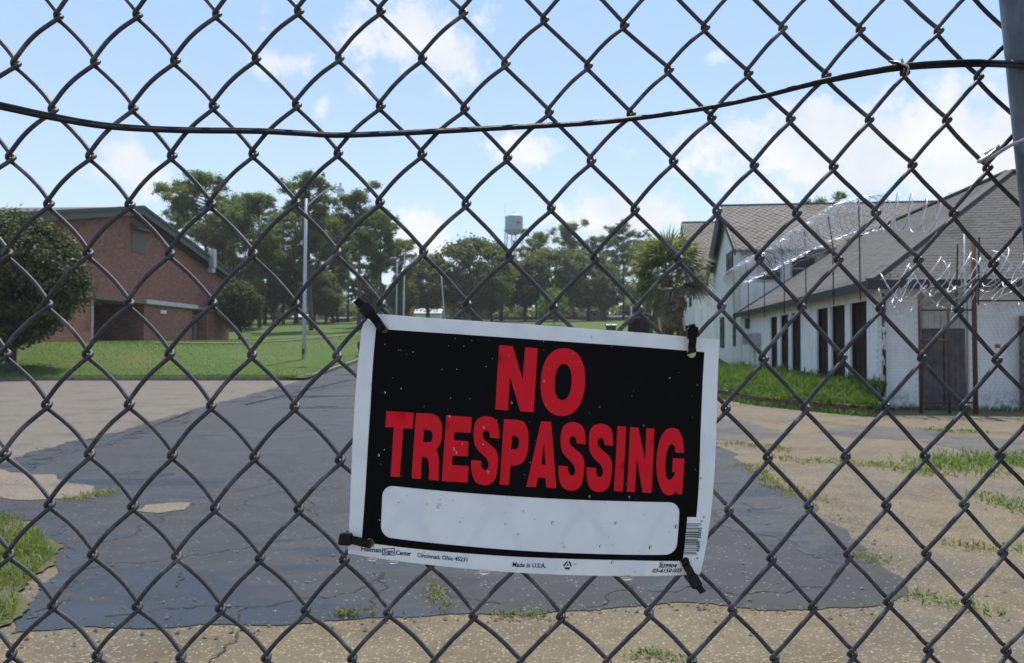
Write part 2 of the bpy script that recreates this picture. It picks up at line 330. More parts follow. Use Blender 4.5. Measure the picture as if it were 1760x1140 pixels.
WEEDS=[([(3.15,12.451),(3.484,12.378),(3.856,12.025),(3.811,11.501)],0.25),([(3.535,10.907),(3.899,10.526),(4.232,10.422),(4.536,10.27),(4.833,9.979),(4.909,9.444)],0.35),([(5.045,9.704),(5.849,10.526),(6.46,10.795),(6.657,10.27),(7.46,10.795)],0.7),([(2.853,10.27),(2.972,9.704),(2.812,8.777),(2.88,8.427),(2.858,7.952)],0.22),([(2.458,5.861),(2.493,5.749),(2.56,5.627)],0.16),([(3.28,6.15),(3.471,6.027),(3.782,6.045),(4.098,5.943)],0.14),([(2.372,4.911),(2.455,4.8),(2.6,4.694),(2.714,4.524)],0.16),([(4.73,8.104),(4.69,7.663),(4.709,7.194)],0.3),([(-0.113,4.563),(0.032,4.524),(0.194,4.544)],0.07),([(0.559,3.938),(0.704,3.967),(0.826,3.881)],0.06),([(-4.269,7.892),(-4.202,8.198),(-4.061,8.327)],0.18),([(-0.992,4.583),(-0.891,4.563),(-0.783,4.593)],0.05),([(-0.519,5.213),(-0.426,4.8),(-0.346,4.643)],0.06),([(7.446,14.507),(7.752,14.31),(8.051,14.118)],0.35)]
CRACKS=[[(-2.883,5.482),(-2.8,5.627),(-2.533,5.657),(-2.292,5.861),(-1.971,6.027),(-1.701,6.296),(-1.468,6.449)],[(-2.258,4.544),(-2.0,4.694),(-1.678,4.725),(-1.373,4.715),(-1.103,4.855),(-0.953,4.969),(-0.889,5.213),(-0.865,5.412)],[(-0.923,5.412),(-0.852,5.213),(-0.766,5.088),(-0.828,4.855),(-0.841,4.643)],[(-3.132,6.204),(-3.097,6.801),(-3.0,7.663),(-2.82,8.427),(-2.666,9.36)],[(-2.454,7.663),(-2.28,8.427),(-1.714,8.598)],[(1.084,5.088),(1.292,5.051),(1.36,4.911),(1.588,4.969),(1.807,5.088),(1.942,5.063)],[(0.433,4.694),(0.6,4.969),(0.763,5.112),(0.835,5.344)],[(-0.434,5.088),(-0.276,4.855),(-0.067,4.747)],[(-1.431,3.881),(-1.427,4.105),(-1.423,4.313),(-1.517,4.694)],[(-4.498,16.822),(-4.361,19.111),(-4.103,22.122)],[(-1.721,6.912),(-1.854,7.663),(-1.97,8.262)],[(-2.078,5.088),(-2.172,5.344),(-2.192,5.412)],[(3.449,10.526),(4.111,10.686),(4.682,10.27),(4.976,9.704)],[(2.037,7.952),(2.158,7.396),(2.491,7.608)]]
RW=[(7.806,17.377),(7.367,18.124),(6.951,19.111),(6.568,20.019),(6.296,21.018),(6.206,22.597),(6.203,24.152),(5.95,28.0),(5.9,33.0)]
# ------------------------------------------------------------------ terrain
def sst(a, b, x): t = min(1, max(0, (x - a) / (b - a))); return t * t * (3 - 2 * t)
def zt(x, y):
    if y <= 36: A = 0.
    elif y < 75: A = .065 * (y - 36)
    elif y < 160: A = 2.535 + .047 * (y - 75)
    elif y < 320: A = 6.53 + .028 * (y - 160)
    else: A = 11.0
    B = 1.62 * sst(35.8, 45, y) + .012 * max(0, y - 45)
    k = sst(10, 25, -x) * (1 - sst(75, 110, y))
    return A * (1 - k) + max(A * .3, B) * k if y < 110 else A
def loft(name, rows, mat, off=0., flat=-999):
    """rows: list of (y, [x...]) with equal counts, draped on the terrain"""
    V = []; F = []; n = len(rows[0][1])
    for y, xs in rows:
        for x in xs: V.append((x, y, zt(x, y) + (off if y > flat else 0.)))
    for i in range(len(rows) - 1):
        for j in range(n - 1): F.append((i * n + j, i * n + j + 1, (i + 1) * n + j + 1, (i + 1) * n + j))
    return structure(fin(mesh_np(name, V, F), name, mat, smooth=True))
ys = [-70, -20, 0, 10, 20, 30, 35.4] + [36 + 1.5 * i for i in range(0, 30)] + [80 + 5 * i for i in range(50)] + [340, 400, 600]
xs = [-500, -400, -200, -100] + [-70 + 5 * i for i in range(29)] + [100, 200, 400, 500]
loft('ground', [(y, xs) for y in ys], 'lot_gravel', -.03, flat=35.4)
def road_l(y): return -9.0 + .05 * (y - 36) if y < 50 else -8.3 + 7.2 * sst(50, 150, y)
def road_r(y): return 1.2 - .035 * (y - 36) + (4.5 * sst(60, 150, y))
ly = [35.75] + [36 + 1.2 * i for i in range(1, 33)] + [78 + 4 * i for i in range(19)] + [160 + 15 * i for i in range(13)] + [420, 590]
def spread(a, b, n, p=1.8): return [a + (b - a) * (i / n) ** p for i in range(n + 1)]
loft('lawn', [(y, spread(road_l(y) - .02, -490, 26)[::-1]) for y in ly], 'lawn', .11)
lr = [y for y in ly if y > 40 or y == 35.75]
loft('lawn', [(y, spread(road_r(y), 490, 26)) for y in lr if y < 151], 'lawn', .09)
loft('lawn', [(y, spread(-490, 490, 30, 1)) for y in [157] + [y for y in ly if y > 158]], 'lawn', .09)
loft('road', [(y, [road_l(y) + (road_r(y) - road_l(y)) * i / 8 for i in range(9)]) for y in [35.9] + [37 + 2 * i for i in range(58)]], 'asphalt', .012)
loft('cross_road', [(y, spread(-160, 160, 30, 1)) for y in (150.4, 152, 154, 156.5)], 'grey_patch', .10)

rnd = random.Random(5)
def jag(P, amp=.5, depth=4, closed=True):
    P = [Vector((p[0], p[1])) for p in P]
    for _ in range(depth):
        Q = []; n = len(P)
        for i in range(n if closed else n - 1):
            a, b = P[i], P[(i + 1) % n]; d = b - a; L = d.length; Q.append(a)
            if L > .05: Q.append((a + b) / 2 + Vector((-d.y, d.x)) * rnd.uniform(-1, 1) * amp * .15 * min(1, .7 / max(L, .01)))
        if not closed: Q.append(P[-1])
        P = Q
    return P
def patch(name, poly, mat, z, amp=1., depth=5, th=.0):
    P = jag(poly, amp, depth); bm = bmesh.new()
    f = bm.faces.new([bm.verts.new((p.x, p.y, z)) for p in P]); bm.normal_update()
    if f.normal.z < 0: f.normal_flip()
    bmesh.ops.triangulate(bm, faces=bm.faces)
    me = bpy.data.meshes.new(name); bm.to_mesh(me); bm.free()
    return structure(fin(me, name, mat))
patch('gravel_lot', PATCH['left_lot'], 'left_gravel', .003)
patch('asphalt_road', PATCH['asphalt'], 'asphalt', .005, .7)
patch('dirt_patch', PATCH['dry1'], 'dirt_patch', .010)
patch('dirt_patch', PATCH['dry2'], 'dirt_patch', .010)
patch('turf_soil', PATCH['turf'], 'turf_soil', .014)
patch('old_asphalt', PATCH['gray1'], 'grey_patch', .004, 1.6)
patch('old_asphalt', PATCH['gray2'], 'grey_patch', .004, 1.6)
patch('old_asphalt', PATCH['gray3'], 'grey_patch', .004, 1.6)
for W_ in PATCH['wet']: patch('wet_patch', W_, 'wet_asphalt', .0075, 1.6)
# cracks: thin ribbons of dark fill
cb_ = MB()
for L in CRACKS:
    P = jag(L, 1.6, 4, False)
    for i in range(len(P) - 1):
        a, b = P[i], P[i + 1]; d = (b - a)
        if d.length < 1e-4: continue
        n_ = Vector((-d.y, d.x)).normalized(); wd = rnd.uniform(.0015, .0065); k = len(cb_.v)
        cb_.add([(a.x - n_.x * wd, a.y - n_.y * wd, .0095), (b.x - n_.x * wd, b.y - n_.y * wd, .0095), (b.x + n_.x * wd, b.y + n_.y * wd, .0095), (a.x + n_.x * wd, a.y + n_.y * wd, .0095)], [(0, 1, 2, 3)])
stuff(cb_.build('pavement_cracks', 'crack', fix=False))
# loose stones on the pavement
def stones(n, xr, yr, name, mat, zz, s0, s1, seed):
    rg = np.random.default_rng(seed); m_ = MB()
    for _ in range(n):
        x = rg.uniform(*xr); y = yr[0] + (yr[1] - yr[0]) * rg.random() ** 1.6; s = rg.uniform(s0, s1)
        m_.add([(x + s * math.cos(a) * rg.uniform(.7, 1.2), y + s * math.sin(a) * rg.uniform(.7, 1.2), zz) for a in (0, 1.25, 2.5, 3.8, 5)] + [(x + s * .2, y, zz + s * rg.uniform(.5, .9))], [(0, 1, 5), (1, 2, 5), (2, 3, 5), (3, 4, 5), (4, 0, 5)])
    stuff(m_.build(name, mat, fix=False))
def edge_stones(poly, n, seed):
    rg = np.random.default_rng(seed); m_ = MB(); P = [Vector(p) for p in poly]
    cum = np.cumsum([(P[(i + 1) % len(P)] - P[i]).length / max(3., min(P[i].length, P[(i + 1) % len(P)].length)) ** 1.5 for i in range(len(P))])
    for _ in range(n):
        i = int(np.searchsorted(cum, rg.random() * cum[-1])); p = P[i].lerp(P[(i + 1) % len(P)], rg.random())
        x, y = p.x + rg.normal() * .11, p.y + rg.normal() * .09; s = .004 + .011 * rg.random() ** 2
        if y < 3.4 or y > 16: continue
        m_.add([(x + s * math.cos(a) * rg.uniform(.7, 1.2), y + s * math.sin(a) * rg.uniform(.7, 1.2), .0055) for a in (0, 1.25, 2.5, 3.8, 5)] + [(x + s * .2, y, .0055 + s * rg.uniform(.5, .9))], [(0, 1, 5), (1, 2, 5), (2, 3, 5), (3, 4, 5), (4, 0, 5)])
    stuff(m_.build('edge_gravel', 'lot_gravel', fix=False))
edge_stones(PATCH['asphalt'], 1500, 4)
stones(420, (-6, 7.5), (3.4, 13), 'loose_stones', 'curb', .011, .006, .017, 3)
# kerb along the far side of the gravel lot, turning up the road
kb = [(-60, 35.45), (-30, 35.45), (-20, 35.45), (-11.6, 35.45), (-10.4, 35.6), (-9.55, 36.1), (-9.12, 37.), (-8.95, 38.5)] + [(road_l(y) - .08, y) for y in range(40, 76, 3)]
kv = MB()
for (x, y), (x2, y2) in zip(kb[:-1], kb[1:]):
    n_ = 8 if x < -29 else (6 if abs(x2 - x) > 3 else 1)
    for i in range(n_):
        t0, t1 = i / n_, (i + .97) / n_
        a = Vector((x + (x2 - x) * t0, y + (y2 - y) * t0, 0)); b = Vector((x + (x2 - x) * t1, y + (y2 - y) * t1, 0))
        a.z = zt(a.x, a.y) + .05; b.z = zt(b.x, b.y) + .05
        kv.bar(a, b, .17, .2)
structure(kv.build('kerb', 'curb'))
# dirt path over the lawn
pp = [(-22, 50), (-19, 55), (-17.5, 62), (-16, 72), (-13, 84), (-8, 95)]
pv = MB()
for i in range(len(pp) - 1):
    for k in range(4):
        q = [Vector(pp[i]).lerp(Vector(pp[i + 1]), (k + e) / 4) for e in (0, 1)]
        pv.add([(q[0].x - .35, q[0].y, zt(q[0].x - .35, q[0].y) + .16), (q[0].x + .35, q[0].y, zt(q[0].x + .35, q[0].y) + .16), (q[1].x + .35, q[1].y, zt(q[1].x + .35, q[1].y) + .16), (q[1].x - .35, q[1].y, zt(q[1].x - .35, q[1].y) + .16)], [(0, 1, 2, 3)])
structure(pv.build('footpath', 'dirt_patch', fix=False))

# ------------------------------------------------------------------ brick hall on the left
hall = thing('brick_hall', 'red brick hall with low gable roof, grey eaves and flat entrance canopy', 'building', (-27.75, 41.5, 0), R(-2.46))
L_ = 32.6; RM = L_ / 2
MB().prism([(0, 4.42), (L_, 4.42), (L_, 7.75), (RM, 10.95), (0, 7.75)], 0, -34, 0).box(-34, 0, .2, 0, 9.6, 4.42).box(-34, 16.25, .2, 0, L_, 4.42).box(-34, 9.6, .2, -4, 16.25, 4.42).build('wall', 'brick', hall, uv=True)
ed_ = MB().box(-3.99, 11.2, 1.6, -3.9, 14.2, 4.0).build('entrance_door', 'door_green', hall)
MB().box(-3.89, 12.65, 1.65, -3.86, 12.75, 3.95).build('door_mullion', 'canopy', ed_)
for s in (-1, 1):
    e = -.9 if s < 0 else L_ + .9
    z_e = 7.75 - .9 * .196 + .1
    rf = MB().prism([(e, z_e), (RM, 11.05), (RM, 11.4), (e, z_e + .35)], 0, -34.5, .75).build('roof', 'roof_grey', hall)
    MB().prism([(e, z_e - .2), (RM, 10.85), (RM, 11.25), (e, z_e + .2)], 0, .76, .84).build('fascia', 'fascia', rf)
    MB().prism([(e - .06 * s, z_e + .22), (RM, 11.27), (RM, 11.5), (e - .06 * s, z_e + .42)], 0, .762, .93).build('drip_edge', 'fascia_dark', rf)
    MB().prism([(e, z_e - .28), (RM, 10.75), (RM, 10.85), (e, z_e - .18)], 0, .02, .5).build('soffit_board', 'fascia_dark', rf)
MB().box(0, 16.2, .2, 1.0, 24.0, 4.44).build('vestibule', 'brick', hall, uv=True)
MB().box(0, 26.9, .2, 1.0, 31.6, 4.44).build('vestibule', 'brick', hall, uv=True)
MB().box(0, -1., .2, 1.0, 9.5, 4.2).build('vestibule', 'brick', hall, uv=True)
MB().box(.9, 9.5, .2, 1.03, 9.75, 4.4).build('corner_post', 'canopy', hall)
cn = MB().box(0.004, 9.6, 4.45, 1.25, 31.9, 4.72).build('canopy', 'louver', hall)
MB().box(1.252, 16.0, 4.5, 1.3, 24.4, 4.8).build('flashing', 'canopy', cn)
MB().box(1.252, 9.55, 4.48, 1.285, 15.99, 4.7).build('flashing', 'fascia', cn)
MB().box(1.252, 24.41, 4.45, 1.285, 31.95, 4.68).build('flashing', 'fascia', cn)
dr = MB().box(.02, 24.6, 1.6, .08, 26.6, 4.0).build('door', 'door_green', hall)
for (a, b, c, d) in ((24.5, 1.6, 24.62, 4.05), (26.58, 1.6, 26.7, 4.05), (24.62, 4.0, 26.58, 4.1), (25.57, 1.6, 25.63, 4.0)):
    MB().box(.03, a, b, .14, c, d).build('door_frame', 'canopy', dr)
MB().box(.08, 25.7, 2.6, .16, 25.75, 2.9).build('handle', 'galv', dr)
MB().box(1.45, -1.5, .6, 1.75, 8.2, 2.35).build('planter_wall', 'brick', hall, uv=True)
MB().box(1.004, 18.6, 3.9, 1.1, 19.4, 4.15).build('wall_light', 'white_car', hall)
vt = MB().box(.01, 16.3, 8.25, .08, 18.3, 9.75).build('vent', 'louver', hall)
for i in range(11): MB().bar((.1, 16.36, 8.36 + i * .13), (.1, 18.24, 8.36 + i * .13), .07, .02).build('slat', 'louver', vt)
MB().prism([(.02, 10.25), (.65, 9.9), (.65, 9.82), (.02, 9.78)], 1, 16.1, 18.5).build('hood', 'fascia', vt)
fl = MB().box(.85, 27.6, 8.2, 1.25, 28.2, 9.75).build('floodlight', 'galv', hall)
MB().box(.3, 27.75, 8.9, .86, 28.0, 9.1).build('bracket', 'galv', fl)
MB().box(.8, 27.5, 7.75, 1.2, 28.1, 8.15).build('lamp_housing', 'galv', fl)
# ------------------------------------------------------------------ white buildings on the right
AX = Vector((.9936, -.1132)); AY = Vector((.1132, .9936)); C0 = (8.76, 19.3)
def fd(px): return .88 / (.04167 + 9.71e-5 * (px - 1475))
def ft(px): return (fd(px) - 19.3) / .9936
def Wt(x, y, z=0): return Vector((C0[0] + x * AX.x + y * AY.x, C0[1] + x * AX.y + y * AY.y, z))
TH = R(-6.5)
def courses(parent, A, B, Cc, D, n, tab, mat, name='shingles', lift=.009, seed=1, diamond=False):
    """rows of proud shingle tabs on the roof plane eave A-B, ridge D-C"""
    rg = random.Random(seed); A, B, Cc, D = map(Vector, (A, B, Cc, D)); m_ = MB(); nr = (B - A).cross(D - A).normalized()
    if nr.z < 0: nr = -nr
    for i in range(n):
        f0, f1 = i / n, (i + 1.12) / n
        p0, p1 = A.lerp(D, f0), B.lerp(Cc, f0); q0, q1 = A.lerp(D, min(f1, 1)), B.lerp(Cc, min(f1, 1)); ln = (p1 - p0).length
        if ln < tab: continue
        k = max(1, int(ln / tab)); sh = (i % 2) * .5
        for j in range(k + 1):
            a = max(0, (j - sh) / k); b = min(1, (j + 1 - sh) / k)
            if b - a < .2 / k: continue
            g = (b - a) * .015; l0 = lift * rg.uniform(.7, 1.25)
            if diamond:
                c_ = (a + b) / 2; h1 = A.lerp(D, min(1, (i + 2.1) / n)).lerp(B.lerp(Cc, min(1, (i + 2.1) / n)), c_)
                lo = p0.lerp(p1, c_) + nr * l0; l_ = q0.lerp(q1, a + g) + nr * l0 * .6; r_ = q0.lerp(q1, b - g) + nr * l0 * .6; hi = h1 + nr * .004
                m_.add([lo, r_, hi, l_, lo - nr * l0, r_ - nr * l0, l_ - nr * l0], [(0, 1, 2, 3), (0, 4, 5, 1), (3, 6, 4, 0)])
            else:
                v = [p0.lerp(p1, a + g) + nr * l0, p0.lerp(p1, b - g) + nr * l0, q0.lerp(q1, b - g) + nr * .003, q0.lerp(q1, a + g) + nr * .003]
                m_.add(v + [v[0] - nr * l0, v[1] - nr * l0], [(0, 1, 2, 3), (0, 4, 5, 1)])
    return stuff(m_.build(name, mat, parent, fix=False))

wing = thing('white_workshop', 'long white masonry building with tall dark doorways under a grey shingle hip roof', 'building', (C0[0], C0[1], 0), TH)
doors = [(1326.7, 1338), (1343.6, 1357), (1361.8, 1378), (1405.4, 1424.3), (1429.6, 1453), (1461.9, 1490)]
spans = sorted((ft(b), ft(a)) for a, b in doors)
T1 = 19.8; t0 = .26; wm = MB()
for a, b in spans:
    wm.box(0, t0, 0, .24, a, 3.0); wm.box(0, a, 2.64, .24, b, 3.0); wm.box(0, a, 0, .24, b, .5); t0 = b
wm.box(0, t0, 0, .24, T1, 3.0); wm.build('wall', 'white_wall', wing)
for a, b in spans:
    d_ = MB().box(.13, a, .5, .18, b, 2.64).build('door', 'dark_wood', wing)
    for y_ in (a, b - .06): MB().box(.05, y_ + .001, .5, .125, y_ + .059, 2.64).build('door_frame', 'dark_wood', d_)
    MB().box(.1, a + .06, 1.5, .128, b - .06, 1.62).build('rail', 'dark_wood', d_)
    for k in range(3): MB().box(.112, a + .1 + k * (b - a - .16) / 3, .62, .127, a + .06 + (k + 1) * (b - a - .16) / 3, 2.5).build('panel', 'dark_wood', d_)
MB().box(.5, 0.5, 0, 9, T1, 2.95).build('interior_core', 'dark_wood', wing)
au = MB().box(-.35, ft(1311), 1.55, -.01, ft(1293), 2.05).build('air_conditioner', 'ac', wing)
for k in range(5): MB().box(-.365, ft(1311) + .08, 1.62 + k * .08, -.352, ft(1293) - .08, 1.65 + k * .08).build('grille_slat', 'fascia', au)
MB().box(-.12, ft(1292), 2.3, -.005, ft(1288), 2.75).build('meter_box', 'fascia_dark', wing)
for k in range(2): MB().tube([(-.06, ft(1302) - k, .5), (-.06, ft(1302) - k, 1.5 - .5 * k)], .03, 6).build('pipe', 'galv', wing)
# front end: brick by brick
FW = 9.0; op = (.92, 1.95)
MB().box(.02, .03, 0, op[0] - .01, .25, 2.95).build('backing_wall', 'mortar', wing)
MB().box(op[1] + .01, .03, 0, FW, .25, 2.95).build('backing_wall', 'mortar', wing)
MB().box(op[0], .03, 2.75, op[1], .25, 2.95).build('lintel', 'white_wall', wing)
bme = MB().box(-.1, -.05, -.032, .1, .05, .032).build('brick', 'white_brick', wing)
bl = []; rest = MB(); row = 0
rg = random.Random(8); zz = .035
while zz < 2.93:
    x = (-.1 if row % 2 else 0) + .1
    while x < FW:
        if not (op[0] - .1 < x < op[1] + .1): bl.append((x, zz))
        x += .21
    zz += .0745; row += 1
bl.sort(key=lambda p: (p[0] > 3.4, p[1]))
for i, (x, z) in enumerate(bl):
    y = .073 + rg.uniform(-.002, .003)
    if i == 0: bme.location = (x, y, z)
    elif i < 300:
        o = bme.copy(); C.objects.link(o); o.parent = wing; o.location = (x, y, z)
    else: rest.box(x - .1, y - .05, z - .032, x + .1, y + .05, z + .032)
stuff(rest.build('brick_courses', 'white_brick', wing))
MB().box(-.003, -.03, 0, .019, .255, 2.98).build('corner_render', 'white_wall', wing)
for k in range(7): MB().box(op[0] + .03 + k * .142, .09 + (k % 3) * .006, 1.92, op[0] + .165 + k * .142, .12, 2.74).build('board', 'pale_wood', wing)
for k in range(2):
    x0 = op[0] + .02 + k * .5
    d_ = MB().box(x0, .12, .02, x0 + .48, .15, 1.88).build('plank_door', 'grey_wood', wing)
    for q in range(4): MB().box(x0 + .01 + q * .118, .09 + (q % 2) * .005, .04, x0 + .122 + q * .118, .119, 1.86).build('plank', 'grey_wood', d_)
MB().box(op[0], .1, 1.88, op[1], .2, 1.92).build('door_head', 'grey_wood', wing)
MB().box(3.05, -.18, 0, 3.42, -.03, 2.2).build('pilaster', 'grey_wood', wing)
m, t = new_mat('peeling_downpipe'); P = pos(t)
finish(t, t.ramp(t.noise(t.n('Mapping', Vector=P, Scale=(1, 1, .6)), 9, 4, .6), (.5, (.012, .011, .01)), (.54, (.55, .53, .46))), .7); MT['downpipe'] = m
MB().tube([(.02, -.09, .3), (.02, -.09, 2.75)], .045, 8).build('downpipe', 'downpipe', wing, smooth=True)
# roof
ze, zr = 3.03, 6.46
Pk = (4.95, 4.4, zr)
OV = .38
rc = MB()
E0 = (-OV, -OV, ze); E1 = (-OV, T1, ze); R1 = (4.95, T1, zr); E2 = (22, -OV, ze); R2 = (22, 4.4, zr)
rc.add([E0, E1, R1, Pk], [(0, 1, 2, 3)]); rc.add([E0, Pk, R2, E2], [(0, 1, 2, 3)])
rc.add([R1, (10.3, T1, ze), (10.3, 9.3, ze), Pk], [(0, 1, 2, 3)]); rc.add([Pk, (10.3, 9.3, ze), (22, 9.3, ze), R2], [(0, 1, 2, 3)])
roof = rc.build('roof', 'roof_grey', wing)
courses(roof, E0, E1, R1, Pk, 42, .34, 'roof_grey', seed=2); courses(roof, E0, E2, R2, Pk, 42, .34, 'roof_grey', seed=3)
MB().bar(Vector(E0) + Vector((.0, 0, .03)), Vector(Pk) + Vector((0, 0, .03)), .22, .05).build('hip_cap', 'roof_grey', roof)
MB().bar((4.95, 4.4, zr + .02), (22, 4.4, zr + .02), .25, .06).build('ridge_cap', 'roof_grey', roof)
MB().bar((4.95, 4.4, zr + .02), (4.95, T1, zr + .02), .25, .06).build('ridge_cap', 'roof_grey', roof)
MB().box(-OV - .03, -OV, ze - .2, -OV + .0, T1, ze + .01).build('fascia', 'fascia_dark', wing)
MB().box(-OV, -OV - .03, ze - .2, 22, -OV + .0, ze + .01).build('fascia', 'fascia_dark', wing)
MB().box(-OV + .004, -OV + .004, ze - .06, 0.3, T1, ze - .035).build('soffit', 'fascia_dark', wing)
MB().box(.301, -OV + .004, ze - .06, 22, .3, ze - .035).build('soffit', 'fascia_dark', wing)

def gable_house(name, label, x0, x1, ta, tb, z0, ze, zr, roofmat, wins, ov=.32, barge=.5):
    h = thing(name, label, 'building', (C0[0], C0[1], 0), TH); tm = (ta + tb) / 2
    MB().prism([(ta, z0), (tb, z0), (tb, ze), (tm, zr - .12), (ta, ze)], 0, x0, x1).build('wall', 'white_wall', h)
    sl = (zr - ze) / (tm - ta); e = .55
    rm = MB()
    rm.prism([(ta - e, ze - sl * e), (tm, zr), (tm, zr + .16), (ta - e, ze - sl * e + .14)], 0, x0 - ov, x1)
    rm.prism([(tb + e, ze - sl * e), (tm, zr), (tm, zr + .16), (tb + e, ze - sl * e + .14)], 0, x0 - ov, x1)
    rf = rm.build('roof', roofmat, h)
    courses(rf, (x0 - ov, ta - e, ze - sl * e + .145), (x1, ta - e, ze - sl * e + .145), (x1, tm, zr + .165), (x0 - ov, tm, zr + .165), 24, .36, roofmat, 'diamond_shingles', .032, 7, True)
    for te, barge in ((ta - e, .14), (tb + e, .95)):
        MB().prism([(te, ze - sl * e - barge), (tm, zr - barge), (tm, zr + .2), (te, ze - sl * e + .18)], 0, x0 - ov - .06, x0 - ov - .002).build('barge_board', 'fascia_dark', rf)
    MB().box(x0 - ov, tm - .1, zr + .15, x1, tm + .1, zr + .22).build('ridge_cap', 'roof_edge', rf)
    for (side, a, b, c, d) in wins:
        if side == 'g':
            f = MB().box(x0 - .05, a, c, x0 - .006, b, d).build('window', 'fascia_dark', h)
            MB().box(x0 - .06, a + .1, c + .1, x0 - .052, b - .1, d - .1).build('pane', 'dark_opening', f)
            MB().box(x0 - .075, (a + b) / 2 - .03, c + .1, x0 - .062, (a + b) / 2 + .03, d - .1).build('mullion', 'fascia_dark', f)
        else:
            f = MB().box(a, ta - .05, c, b, ta - .006, d).build('window', 'canopy', h)
            MB().box(a + .08, ta - .06, c + .08, b - .08, ta - .052, d - .08).build('pane', 'dark_opening', f)
            MB().box(a + .08, ta - .075, (c + d) / 2 - .03, b - .08, ta - .062, (c + d) / 2 + .03).build('mullion', 'canopy', f)
    return h
hb = gable_house('white_house', 'two storey white house with tan diamond shingle roof and dark barge boards behind the workshop', 0, 22, 20., 29.9, 0, 6.25, 8.95, 'roof_tan',
    [('g', 22.3, 24.5, 5.3, 6.4), ('g', 21.6, 22.3, 1.5, 3.1), ('g', 25.5, 27, 1.4, 3.1), ('f', .7, 1.9, 4.6, 5.8), ('f', 2.3, 3.5, 4.6, 5.8), ('f', 4.3, 5.3, 4.5, 5.5), ('f', 6.4, 7.6, 4.6, 5.8)])
hc = gable_house('white_house', 'farther white house whose brown roof shows behind the palm tree', -.45, 20, 36, 47, 0, 7.0, 10.55, 'roof_tan', [('g', 38, 39.5, 4.3, 6), ('g', 43, 44.5, 4.3, 6)])
MB().prism([(36.4, 7.2), (38.6, 7.2), (37.5, 8.5)], 0, -.75, -.46).build('dormer', 'stake_wood', hc)

# grass bank in front of the workshop and its low brick wall
def bank():
    W = [Wt(-.02 if False else 0.0, t_) for t_ in (0, 2, 4, 7, 10, 14, 17, 20)]
    Lo = [Vector((p[0], p[1], 0)) for p in RW]
    seg = [0]
    for a, b in zip(Lo[:-1], Lo[1:]): seg.append(seg[-1] + (b - a).length)
    def at(s):
        for i in range(len(seg) - 1):
            if s <= seg[i + 1] + 1e-6: return Lo[i].lerp(Lo[i + 1], (s - seg[i]) / (seg[i + 1] - seg[i]))
        return Lo[-1]
    NJ, NI = 28, 10; V = []; F = []; rg = random.Random(2)
    for j in range(NJ + 1):
        f = j / NJ; wq = Wt(0.03, 20 * f ** 1.15); lq = at(seg[-1] * f)
        for i in range(NI + 1):
            g = i / NI; p = lq.lerp(wq, g)
            V.append((p.x, p.y, .17 + .36 * sst(0, .9, g) + (rg.uniform(-.03, .03) if 0 < i < NI else 0)))
    for j in range(NJ):
        for i in range(NI): F.append((j * (NI + 1) + i, j * (NI + 1) + i + 1, (j + 1) * (NI + 1) + i + 1, (j + 1) * (NI + 1) + i))
    o = fin(mesh_np('grass_bank', V, F), 'grass_bank', 'lawn', smooth=True); structure(o)
    return at, seg[-1], V, F
bank_at, bank_len, BV, BF = bank()
rw = thing('brick_retaining_wall', 'low mossy brick wall holding back the grass bank', 'wall', (RW[2][0], RW[2][1], 0))
rb = MB().box(-.1, -.05, -.032, .1, .05, .032).build('brick', 'retaining_brick', rw)
first = True; rg = random.Random(4)
for k in range(3):
    s = .12 + (k % 2) * .1
    while s < bank_len - .15:
        p = bank_at(s); q = bank_at(s + .05)
        if not (k == 2 and rg.random() < .25):
            o = rb if first else rb.copy()
            if not first: C.objects.link(o); o.parent = rw
            first = False
            o.location = (p.x - RW[2][0] + rg.uniform(-.012, .012), p.y - RW[2][1] + rg.uniform(-.012, .012), .036 + k * .073)
            o.rotation_euler = (rg.uniform(-.05, .05), rg.uniform(-.03, .03), math.atan2(q.y - p.y, q.x - p.x) + rg.uniform(-.06, .06))
        s += .212

# humid air over the whole place
hz_ = MB().box(-520, -75, -1.2, 520, 620, 60).build('haze', new_mat('humid_air')[0]); stuff(hz_)
hm_ = NT(hz_.data.materials[0].node_tree); hm_.n('OutputMaterial', Volume=hm_.n('VolumePrincipled', Color=(.92, .95, 1, 1), Density=.0003, Anisotropy=.3))
# ------------------------------------------------------------------ razor wire fences
def coil(path, rad, pitch, seed, wob=.06, tilt=.0):
    """loose helix of barbed tape round a path of (point)"""
    rg = random.Random(seed); P = [Vector(p) for p in path]; seg = [0]
    for a, b in zip(P[:-1], P[1:]): seg.append(seg[-1] + (b - a).length)
    n = int(seg[-1] / pitch * 22); out = []; barbs = MB(); prev = None
    for i in range(n):
        s = seg[-1] * i / (n - 1); k = max(j for j in range(len(P)) if seg[j] <= s + 1e-9); k = min(k, len(P) - 2)
        f = (s - seg[k]) / (seg[k + 1] - seg[k]); c = P[k].lerp(P[k + 1], f); d = (P[k + 1] - P[k]).normalized()
        u = Vector((0, 0, 1)); sd = d.cross(u).normalized(); th = 2 * math.pi * i / 22
        if i % 22 == 0: r_ = rad * rg.uniform(1 - wob * 2, 1 + wob * 2); tl = rg.uniform(-.12, .12); dz = rg.uniform(-wob, wob)
        q = c + sd * math.cos(th) * r_ + u * (math.sin(th) * r_ + dz) + d * (math.sin(th) * (tl * pitch * 2 + tilt * (1 if (i // 22) % 3 else -.6)))
        out.append(q)
        if i % 4 == 0 and prev is not None:
            t_ = (q - prev).normalized(); o_ = (q - c).normalized() * .014
            barbs.add([q - t_ * .012, q + t_ * .012 + o_, q + t_ * .012], [(0, 1, 2)]); barbs.add([q + t_ * .012, q - t_ * .012 - o_, q - t_ * .012], [(0, 1, 2)])
        prev = q
    return out, barbs
rzf = thing('razor_wire_fence', 'coil of shiny razor wire on dark posts along the workshop eave', 'fence', (C0[0], C0[1], 0), TH)
